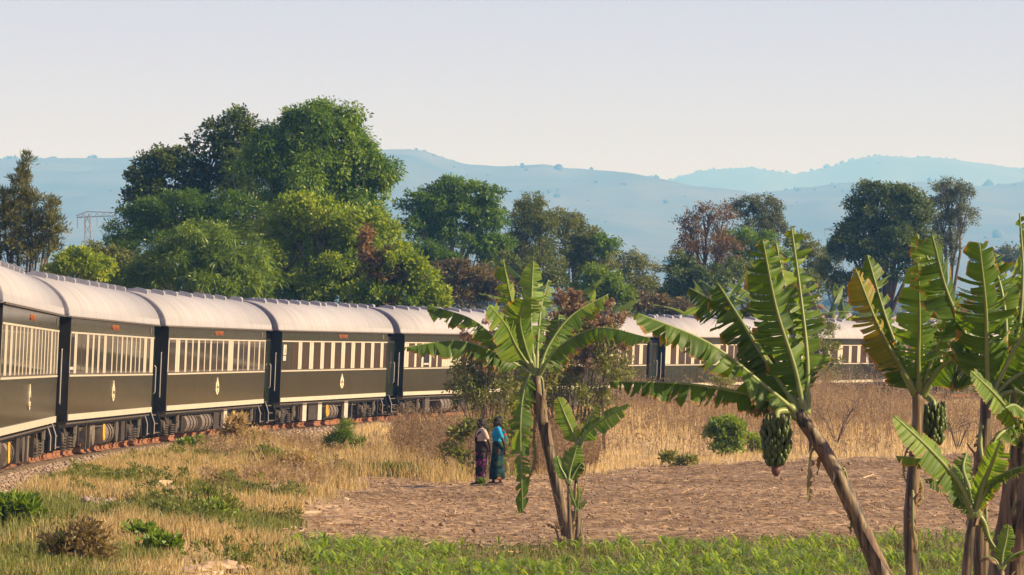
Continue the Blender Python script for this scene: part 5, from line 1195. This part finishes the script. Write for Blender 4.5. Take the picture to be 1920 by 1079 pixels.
# straw and clods on the bare soil
px, X, D, r = scatter(15000, 58, 126, 480, 2000, 13)
ok = (soil_mask(X, D) > .5) & (D > corn_far(px) - 3); px, X, D = px[ok], X[ok], D[ok]; n = len(X)
a = r.normal(0, .9, n); L = np.minimum(np.exp(r.normal(-2.55, .7, n)), .45); dv = np.stack([np.cos(a), np.sin(a), r.normal(0, .14, n)], 1) * L[:, None]; sv = np.stack([-np.sin(a), np.cos(a), r.normal(0, .8, n)], 1) * (.003 + .005 * r.random(n))[:, None]
b = fin(X, D); b[:, 2] += .065 + .03 * r.random(n)
V = np.stack([b - sv, b + sv, b + dv + sv * .6, b + dv - sv * .6], 1).reshape(-1, 3)
tag(link('straw_litter', npmesh('straw_litter', V, np.arange(len(V)).reshape(-1, 4), tint=np.repeat(r.random(n), 4)), 'straw'), 'dry straw and stalk litter strewn over the bare soil', 'straw', kind='stuff')
M['clod'] = mat('soil_clod', (0.16, 0.108, 0.068), (0.34, 0.24, 0.152), .95, 5, bump=.02)
px, X, D, r = scatter(10000, 58, 126, 480, 2000, 14); ok = (soil_mask(X, D) > .5) & (D > corn_far(px) - 4); X, D = X[ok], D[ok]
stones('soil_clods', np.stack([X, D, ground_z(X, D) + .04], 1), np.exp(r.normal(-3.9, .42, len(X))), 'clod', 'brown clods of earth over the tilled field', 15)
px, X, D, r = scatter(2600, 60, 92, 100, 560, 16); ok = (fbm(X * .35 + 4, D * .10, 15, 4) < .44) & (track_d(X, D) > 1.5) & (track_d(X, D) < 9); X, D = X[ok], D[ok]
stones('bank_stones', np.stack([X, D, ground_z(X, D) + .02], 1), np.exp(r.normal(-3.0, .5, len(X))), 'stone', 'grey stones showing through the bare patches of the bank', 17)
# pieces of wood, stalks and pale debris on the bank
def plank(mb, p, L, w, h, ang, tilt=0):
    d = Vector((math.cos(ang), math.sin(ang), tilt)).normalized(); s = Vector((-math.sin(ang), math.cos(ang), 0)); u = d.cross(s) * -1
    q = [(-.5, -.5, 0), (.5, -.45, .1), (.5, .5, .1), (-.5, .45, 0), (-.48, -.4, 1), (.5, -.4, .8), (.46, .35, .9), (-.5, .4, 1)]
    mb.add([Vector(p) + d * a * L + s * b * w + Vector((0, 0, 1)) * c * h for a, b, c in q], [(0, 3, 2, 1), (4, 5, 6, 7), (0, 1, 5, 4), (1, 2, 6, 5), (2, 3, 7, 6), (3, 0, 4, 7)])
def bark(label, px_, py_, L, w_, h_, ang, seed):
    D_ = Dof(px_, py_); g = G(px_, D_); rn = random.Random(seed); vs = []; nu, nv = 6, 7
    for i in range(nu + 1):
        u = i / nu - .5
        for j in range(nv):
            th = math.pi * (j / (nv - 1)); x = u * L + rn.uniform(-.03, .03); y = math.cos(th) * w_ * .5 * (1 - .5 * abs(u)) + rn.uniform(-.012, .012); z = math.sin(th) * h_ * (1 - .7 * u * u) * rn.uniform(.8, 1.15) + .02 + .05 * u
            vs.append((x * math.cos(ang) - y * math.sin(ang), x * math.sin(ang) + y * math.cos(ang), z))
    fs = [(i * nv + j, i * nv + j + 1, (i + 1) * nv + j + 1, (i + 1) * nv + j) for i in range(nu) for j in range(nv - 1)]
    o = MB().add(vs, fs).build('dry_bark', 'wood'); o.location = g; md = o.modifiers.new('thick', 'SOLIDIFY'); md.thickness = .012
    tag(o, label, 'bark', 'pieces of dry bark by the bottom edge')
bark('broad pale piece of curled bark at the left of the heap by the bottom edge', 362, 1076, .46, .22, .07, .05, 1)
bark('largest curled piece of pale bark in the middle of the heap by the bottom edge', 402, 1072, .55, .26, .11, .2, 2)
bark('pale curled bark piece at the right end of the heap by the bottom edge', 440, 1076, .40, .2, .08, -.25, 3)
bark('short pale bark piece lying in front of the heap by the bottom edge', 392, 1084, .34, .16, .06, .6, 4)
for i, (px_, D_, L, w_, h_, ang, lab, nm) in enumerate((
    (306, 79.0, .34, .26, .13, .5, 'squared brown wooden block on the bank below the track', 'wood_block'),
    (632, 75.5, 1.3, .07, .06, .05, 'long pale stalk lying at the edge of the bare soil', 'dry_stalk'), (650, 75.2, .10, .07, .34, .05, 'short upright pale stump at the end of the long stalk', 'dry_stalk'), (612, 77.5, .5, .08, .05, .3, 'short dark stalk piece at the field corner', 'dry_stalk'),
    (350, 62.5, .5, .09, .05, .35, 'pale curved stick in the grass of the lower bank', 'dry_stalk'), (600, 72.0, .8, .06, .05, -.15, 'thin pale stalk below the long stalk', 'dry_stalk'), (560, 73.0, .9, .05, .05, .4, 'slanting thin stalk at the left of the bare soil', 'dry_stalk'), (625, 70.5, .7, .05, .05, .15, 'lowest thin stalk at the left of the bare soil', 'dry_stalk'))):
    g = G(px_, D_); mb = MB(); plank(mb, g + Vector((0, 0, .0)), L, w_, h_, ang, .03); o = mb.build(nm, 'wood'); o.data.transform(Matrix.Translation(-g)); o.location = g; tag(o, lab, 'wood', 'pieces of dry wood and stalks')
px, X, D, r = scatter(80, 66.5, 68.2, 160, 250, 18)
stones('pale_rubble', np.stack([X, D, ground_z(X, D) + .05], 1), np.exp(r.normal(-3.1, .4, len(X))), mat('pale_rock', (0.24, 0.175, 0.12), (0.40, 0.31, 0.225), .9, 6), 'ridge of pale rubble lying across the lower left bank', 19)

# ================================================================ PYLONS
def pylon(label, px_, D_, topy, arm, seed):
    g = G(px_ + 12, D_); t_ = P(px_, topy, D_); t = empty('pylon', g); tag(t, label, 'pylon', 'power line pylons')
    h = t_.z - g.z; mb = MB(); wb, wt = h * .055, h * .022
    def pt(s1, s2, f): w_ = wb + (wt - wb) * f; return Vector((g.x + s1 * w_ + (t_.x - g.x) * f, g.y + s2 * w_, g.z + h * f))
    for a in (-1, 1):
        for b in (-1, 1): mb.tube([pt(a, b, 0), pt(a, b, 1)], .11, 4)
    n = 10
    for q in range(n):
        for a, b, c, d in ((-1, -1, 1, -1), (1, -1, 1, 1), (1, 1, -1, 1), (-1, 1, -1, -1)):
            mb.tube([pt(a, b, q / n), pt(c, d, (q + 1) / n)], .06, 4)
    under(mb.build('tower', 'pylon'), t)
    ar = MB(); A = Vector((t_.x - arm[0], t_.y, t_.z - .5)); B = Vector((t_.x + arm[1], t_.y, t_.z))
    for dz in (-.55, .55): ar.tube([A + Vector((0, 0, dz * .3)), Vector((t_.x, t_.y, t_.z + dz)), B + Vector((0, 0, dz * .6))], .10, 4)
    for q in range(12):
        f0, f1 = q / 12, (q + 1) / 12; a = A.lerp(B, f0); b = A.lerp(B, f1); ar.tube([a + Vector((0, 0, -.4 if q % 2 else .4)), b + Vector((0, 0, .4 if q % 2 else -.4))], .06, 4)
    under(ar.build('cross_arm', 'pylon'), t)
    for f in (0.02, .5, .96):
        p = A.lerp(B, f); under(MB().tube([p - Vector((0, 0, .3)), p - Vector((0, 0, 2.4))], .06, 5).build('insulator', 'pylon'), t)
pylon('pale lattice pylon with a wide arm left of the tall trees', 163, 820, 402, (2.2, 6.5), 1)
pylon('faint far lattice pylon left of the dark round tree', 1570, 1300, 428, (4.5, 4.5), 2)

# ================================================================ PEOPLE
M['skin'] = mat('skin', (0.040, 0.021, 0.014), (0.058, 0.030, 0.020), .5, 9)
M['hair'] = mat('black_hair', (0.008, 0.007, 0.006), (0.016, 0.013, 0.011), .7, 30, bump=.004)
M['eye'] = mat('eye_white', (0.55, 0.5, 0.45), None, .3)
M['sandal'] = mat('sandal', (0.03, 0.022, 0.018), (0.06, 0.045, 0.035), .7, 9)
def cloth(name, stops, scale, kind='voronoi', bump=.004, rough=.85):
    m = bpy.data.materials.new(name); n, l = nodes(m); o = n.new('ShaderNodeOutputMaterial'); b = n.new('ShaderNodeBsdfPrincipled'); l.new(b.outputs[0], o.inputs[0])
    b.inputs['Roughness'].default_value = rough; b.inputs['Specular IOR Level'].default_value = .15
    tc = n.new('ShaderNodeTexCoord')
    if kind == 'voronoi':
        v = n.new('ShaderNodeTexVoronoi'); v.inputs['Scale'].default_value = scale; l.new(tc.outputs['Object'], v.inputs['Vector'])
        s = n.new('ShaderNodeSeparateColor'); l.new(v.outputs['Color'], s.inputs[0]); src = s.outputs[0]
    else:
        v = n.new('ShaderNodeTexNoise'); v.inputs['Scale'].default_value = scale; v.inputs['Detail'].default_value = 3; l.new(tc.outputs['Object'], v.inputs['Vector']); src = v.outputs['Fac']
    rp = ramp(n, stops); rp.color_ramp.interpolation = 'CONSTANT' if kind == 'voronoi' else 'LINEAR'
    l.new(src, rp.inputs[0]); l.new(rp.outputs[0], b.inputs['Base Color'])
    nz = n.new('ShaderNodeTexNoise'); nz.inputs['Scale'].default_value = 26; l.new(tc.outputs['Object'], nz.inputs['Vector']); bp = n.new('ShaderNodeBump'); bp.inputs['Distance'].default_value = bump; l.new(nz.outputs['Fac'], bp.inputs['Height']); l.new(bp.outputs[0], b.inputs['Normal'])
    return m
M['skirt1'] = cloth('purple_black_print', [(0, (0.010, 0.008, 0.010)), (.42, (0.14, 0.012, 0.10)), (.58, (0.012, 0.008, 0.012)), (.76, (0.26, 0.13, 0.20)), (.86, (0.07, 0.008, 0.055))], 14)
M['skirt2'] = cloth('teal_orange_print', [(0, (0.008, 0.030, 0.036)), (.42, (0.012, 0.052, 0.058)), (.66, (0.008, 0.014, 0.022)), (.86, (0.45, 0.15, 0.02)), (.90, (0.035, 0.07, 0.025))], 13)
M['blouse1'] = cloth('cream_blouse', [(.3, (0.42, 0.33, 0.26)), (.7, (0.52, 0.43, 0.35))], 6, 'noise')
M['blouse2'] = cloth('turquoise_top', [(.3, (0.015, 0.26, 0.46)), (.7, (0.025, 0.34, 0.55))], 6, 'noise')
M['shawl'] = cloth('dark_shawl', [(.3, (0.016, 0.011, 0.009)), (.7, (0.045, 0.028, 0.018))], 8, 'noise')
M['redcloth'] = cloth('red_strap', [(.3, (0.28, 0.03, 0.03)), (.7, (0.36, 0.05, 0.05))], 8, 'noise')
M['sling'] = cloth('blue_green_sling', [(0, (0.02, 0.08, 0.09)), (.5, (0.03, 0.13, 0.12)), (.8, (0.25, 0.04, 0.03))], 11)
def remesh(mb, voxel, name):
    me = mb.mesh('tmp'); o = bpy.data.objects.new('tmp', me); COL.objects.link(o)
    md = o.modifiers.new('r', 'REMESH'); md.mode = 'VOXEL'; md.voxel_size = voxel; md.use_smooth_shade = True
    sm = o.modifiers.new('s', 'SMOOTH'); sm.factor = .5; sm.iterations = 3
    dg = bpy.context.evaluated_depsgraph_get(); dg.update()
    out = bpy.data.meshes.new_from_object(o.evaluated_get(dg)); bpy.data.objects.remove(o); out.name = name
    return out
def cap(mb, pts, rad, n=12, flat=1.0):
    P_ = catmull(pts, 4 * (len(pts) - 1)); m = len(P_) - 1; rr = [float(np.interp(i / m * (len(pts) - 1), range(len(pts)), rad)) for i in range(m + 1)]
    mb.tube(P_, rr, n, flat); mb.ball(pts[0], rad[0] * .98, 10, 7); mb.ball(pts[-1], rad[-1] * .98, 10, 7)
def loft(rings, n=28, fold=0, nf=9, seed=0):
    """rings: (cx, cy, z, rx, ry); folds deepen downwards"""
    rn = random.Random(seed); ph = [rn.uniform(0, 6.28) for _ in range(3)]; vs = []; K = len(rings)
    for j, (cx, cy, z, rx, ry) in enumerate(rings):
        for i in range(n):
            th = 2 * math.pi * i / n; f = 1 + fold * (j / (K - 1)) * (math.sin(nf * th + ph[0]) * .6 + math.sin((nf - 3) * th + ph[1]) * .4)
            vs.append((cx + rx * f * math.cos(th), cy + ry * f * math.sin(th), z))
    fs = [(j * n + i, (j + 1) * n + i, (j + 1) * n + (i + 1) % n, j * n + (i + 1) % n) for j in range(K - 1) for i in range(n)]
    return MB().add(vs, fs)
def person(label, px_, D_, head_ang, look, h, style):
    g = G(px_, D_); g.z += .06; t = empty('person', g, (0, 0, head_ang)); tag(t, label, 'person', 'women walking at the field edge')
    k = h / 1.6; t.scale = (k, k, k)
    # one continuous body: faces +x
    b = MB()
    for s, fx in ((-1, .10), (1, -.06)):
        cap(b, [(0, s * .085, .84), (fx * .3 + .02, s * .085, .45), (fx, s * .08, .08)], [.085, .052, .036])
        cap(b, [(fx - .03, s * .08, .035), (fx + .07, s * .085, .03), (fx + .15, s * .09, .022)], [.034, .034, .022], flat=.8)
    cap(b, [(-.01, 0, .86), (-.005, 0, 1.02), (.01, 0, 1.2), (-.005, 0, 1.31)], [.135, .105, .12, .085])
    for s in (-1, 1): b.ball((-.01, s * .07, .88), (.105, .09, .11))
    for s in (-1, 1): b.ball((.075, s * .06, 1.17), (.055, .055, .06))
    cap(b, [(-.01, 0, 1.30), (.005, 0, 1.41)], [.05, .044])
    cap(b, [(-.01, -.13, 1.305), (-.01, .13, 1.305)], [.055, .055])
    # head turned by look
    cl, sl_ = math.cos(look), math.sin(look)
    def hd(x, y, z): return (.02 + x * cl - y * sl_, x * sl_ + y * cl, 1.495 + z)
    b.ball(hd(-.012, 0, .015), (.092, .076, .098), 14, 10); b.ball(hd(.03, 0, -.045), (.058, .052, .062), 12, 8)
    b.ball(hd(.088, 0, -.012), (.018, .016, .024)); b.ball(hd(.098, 0, -.024), (.014, .018, .011))
    b.ball(hd(.080, 0, -.062), (.014, .026, .010)); b.ball(hd(.076, 0, -.076), (.013, .022, .009)); b.ball(hd(.066, 0, -.10), (.02, .024, .016))
    b.ball(hd(.066, .03, .026), (.02, .028, .010)); b.ball(hd(.066, -.03, .026), (.02, .028, .010))
    for s in (-1, 1): b.ball(hd(-.01, s * .078, -.012), (.02, .010, .030))
    # arms carried behind the back, hands with five fingers
    for s in (-1, 1):
        sh, el, wr = Vector((-.015, s * .165, 1.29)), Vector((-.115, s * .215, 1.03)), Vector((-.17, s * (.10 if style == 2 else .15), .80))
        cap(b, [sh, el, wr], [.048, .036, .026])
        d = (Vector((-.03, -s * .03, -1))).normalized(); palm = wr + d * .055
        b.ball(palm, (.018, .036, .048), 10, 7)
        for q in range(4):
            f0 = palm + d * .035 + Vector((0, (q - 1.5) * .017, 0)); L = (.062, .072, .068, .052)[q]
            cap(b, [f0, f0 + d * L * .5 + Vector((.006, 0, 0)), f0 + d * L + Vector((.024, 0, 0))], [.0095, .009, .0075], 6)
        f0 = palm + Vector((.012, -s * .03, .02)); cap(b, [f0, f0 + Vector((.022, -s * .012, -.03)), f0 + Vector((.03, -s * .006, -.055))], [.011, .010, .008], 6)
    body = link('body', remesh(b, .0105, 'body'), 'skin', t)
    for s in (-1, 1):
        MB().ball(hd(.079, s * .029, .006), (.010, .012, .008), 8, 6).build('eye', 'eye', body, True)
        MB().ball(hd(.0865, s * .0285, .006), (.005, .006, .006), 8, 6).build('pupil', 'hair', body, True)
    hr = MB()
    hr.ball(hd(-.022, 0, .03), (.094, .083, .094), 16, 11); hr.ball(hd(-.05, 0, -.02), (.06, .074, .07), 12, 8)
    if style == 2:
        for q in range(8): hr.ball(hd(-.085 + random.uniform(-.02, .02), random.uniform(-.02, .02), .105 + random.uniform(-.02, .02)), random.uniform(.028, .04), 9, 6)
    else:
        for q in range(6): hr.ball(hd(-.09 + random.uniform(-.02, .01), random.uniform(-.03, .03), .02 + random.uniform(-.03, .03)), .03, 9, 6)
    link('hair', remesh(hr, .008, 'hair'), 'hair', t)
    # top with short sleeves
    c = MB()
    cap(c, [(-.005, 0, .95), (-.003, 0, 1.04), (.012, 0, 1.2), (-.004, 0, 1.30)], [.135, .122, .135, .098])
    cap(c, [(-.01, -.135, 1.30), (-.01, .135, 1.30)], [.066, .066])
    for s in (-1, 1):
        c.ball((.075, s * .06, 1.17), (.068, .068, .072))
        sh, el = Vector((-.015, s * .165, 1.29)), Vector((-.115, s * .215, 1.03)); e2 = sh.lerp(el, .62); cap(c, [sh, sh.lerp(el, .3), e2], [.062, .060, .056])
    link('blouse', remesh(c, .010, 'blouse'), 'blouse%d' % style, t)
    # wrapped skirt
    f = .055 if style == 1 else .07
    rg = [(-.005, 0, 1.03, .118, .128), (-.01, 0, .97, .136, .145), (-.015, 0, .88, .148, .162), (.0, 0, .72, .146, .155), (.01, 0, .5, .138 if style == 1 else .165, .145), (.015, 0, .3, .132 if style == 1 else .185, .14), (.015, 0, .13, .128 if style == 1 else .20, .135), (.015, 0, .11, .12, .125), (.012, 0, .4, .115, .12)]
    sk = loft(rg, 40, f, 9, style).build('skirt', 'skirt%d' % style, t, True)
    if style == 1:
        sw = MB()      # dark shawl crossing the chest and hanging at the waist
        cap(sw, [(-.05, .12, 1.33), (.09, .07, 1.26), (.135, .02, 1.12), (.12, -.03, 1.0)], [.042, .040, .036, .034], flat=.5)
        cap(sw, [(-.05, -.12, 1.33), (.09, -.08, 1.25), (.135, -.06, 1.12), (.12, -.05, 1.0)], [.042, .040, .036, .034], flat=.5)
        cap(sw, [(-.05, .12, 1.34), (-.085, 0, 1.36), (-.05, -.12, 1.34)], [.035, .035, .035])
        link('shawl', remesh(sw, .009, 'shawl'), 'shawl', t)
        loft([(-.005, 0, 1.06, .128, .136), (-.01, 0, .98, .150, .158), (-.012, 0, .86, .172, .180), (-.012, 0, .80, .176, .182), (-.012, 0, .80, .160, .168)], 32, .03, 7, 3).build('waist_wrap', 'shawl', t, True)
    else:
        sw = MB()
        cap(sw, [(.10, -.05, 1.22), (.02, -.13, 1.345), (-.09, -.11, 1.28), (-.135, -.03, 1.1)], [.028, .032, .036, .036], flat=.6)
        link('strap', remesh(sw, .009, 'strap'), 'redcloth', t)
        sg = MB(); cap(sg, [(-.12, -.02, 1.26), (-.165, 0, 1.12), (-.15, 0, .98)], [.07, .085, .07]); link('sling', remesh(sg, .011, 'sling'), 'sling', t)
    for s, fx in ((-1, .10), (1, -.06)):
        q = MB(); q.prism([(s * .085 - .045, -.035), (s * .085 - .045, -.008), (s * .085 + .045, -.008), (s * .085 + .045, -.035)], fx - .075, fx + .175); q.build('sandal', 'sandal', t)
    return t
person('woman in cream blouse, dark shawl and purple patterned skirt at the field edge', 903, 93.0, math.pi + .35, .12, 1.58, 1)
person('woman in turquoise top and teal patterned skirt with a bun of hair', 933, 93.6, math.pi + .12, -.05, 1.60, 2)
shrub('small_weed', 'small green weed at the feet of the women', 905, 92.0, [(904, 904, 6, 5)], 160, .08, .04, 'fresh', 260, 3, .005, clump=.06, per=12)

# ================================================================ HAZE
hz = MB().box(-3800, 3800, -300, 11800, -60, 512)
M['haze'] = bpy.data.materials.new('haze_air'); n, l = nodes(M['haze'])
o_ = n.new('ShaderNodeOutputMaterial'); pv = n.new('ShaderNodeVolumePrincipled')
pv.inputs['Density'].default_value = HAZE_D; pv.inputs['Color'].default_value = HAZE_C; pv.inputs['Absorption Color'].default_value = (1, 1, 1, 1); pv.inputs['Anisotropy'].default_value = 0.0
l.new(pv.outputs[0], o_.inputs['Volume'])
ho = hz.build('haze', 'haze'); tag(ho, 'pale blue dry season haze filling the valley air', 'haze', kind='stuff')
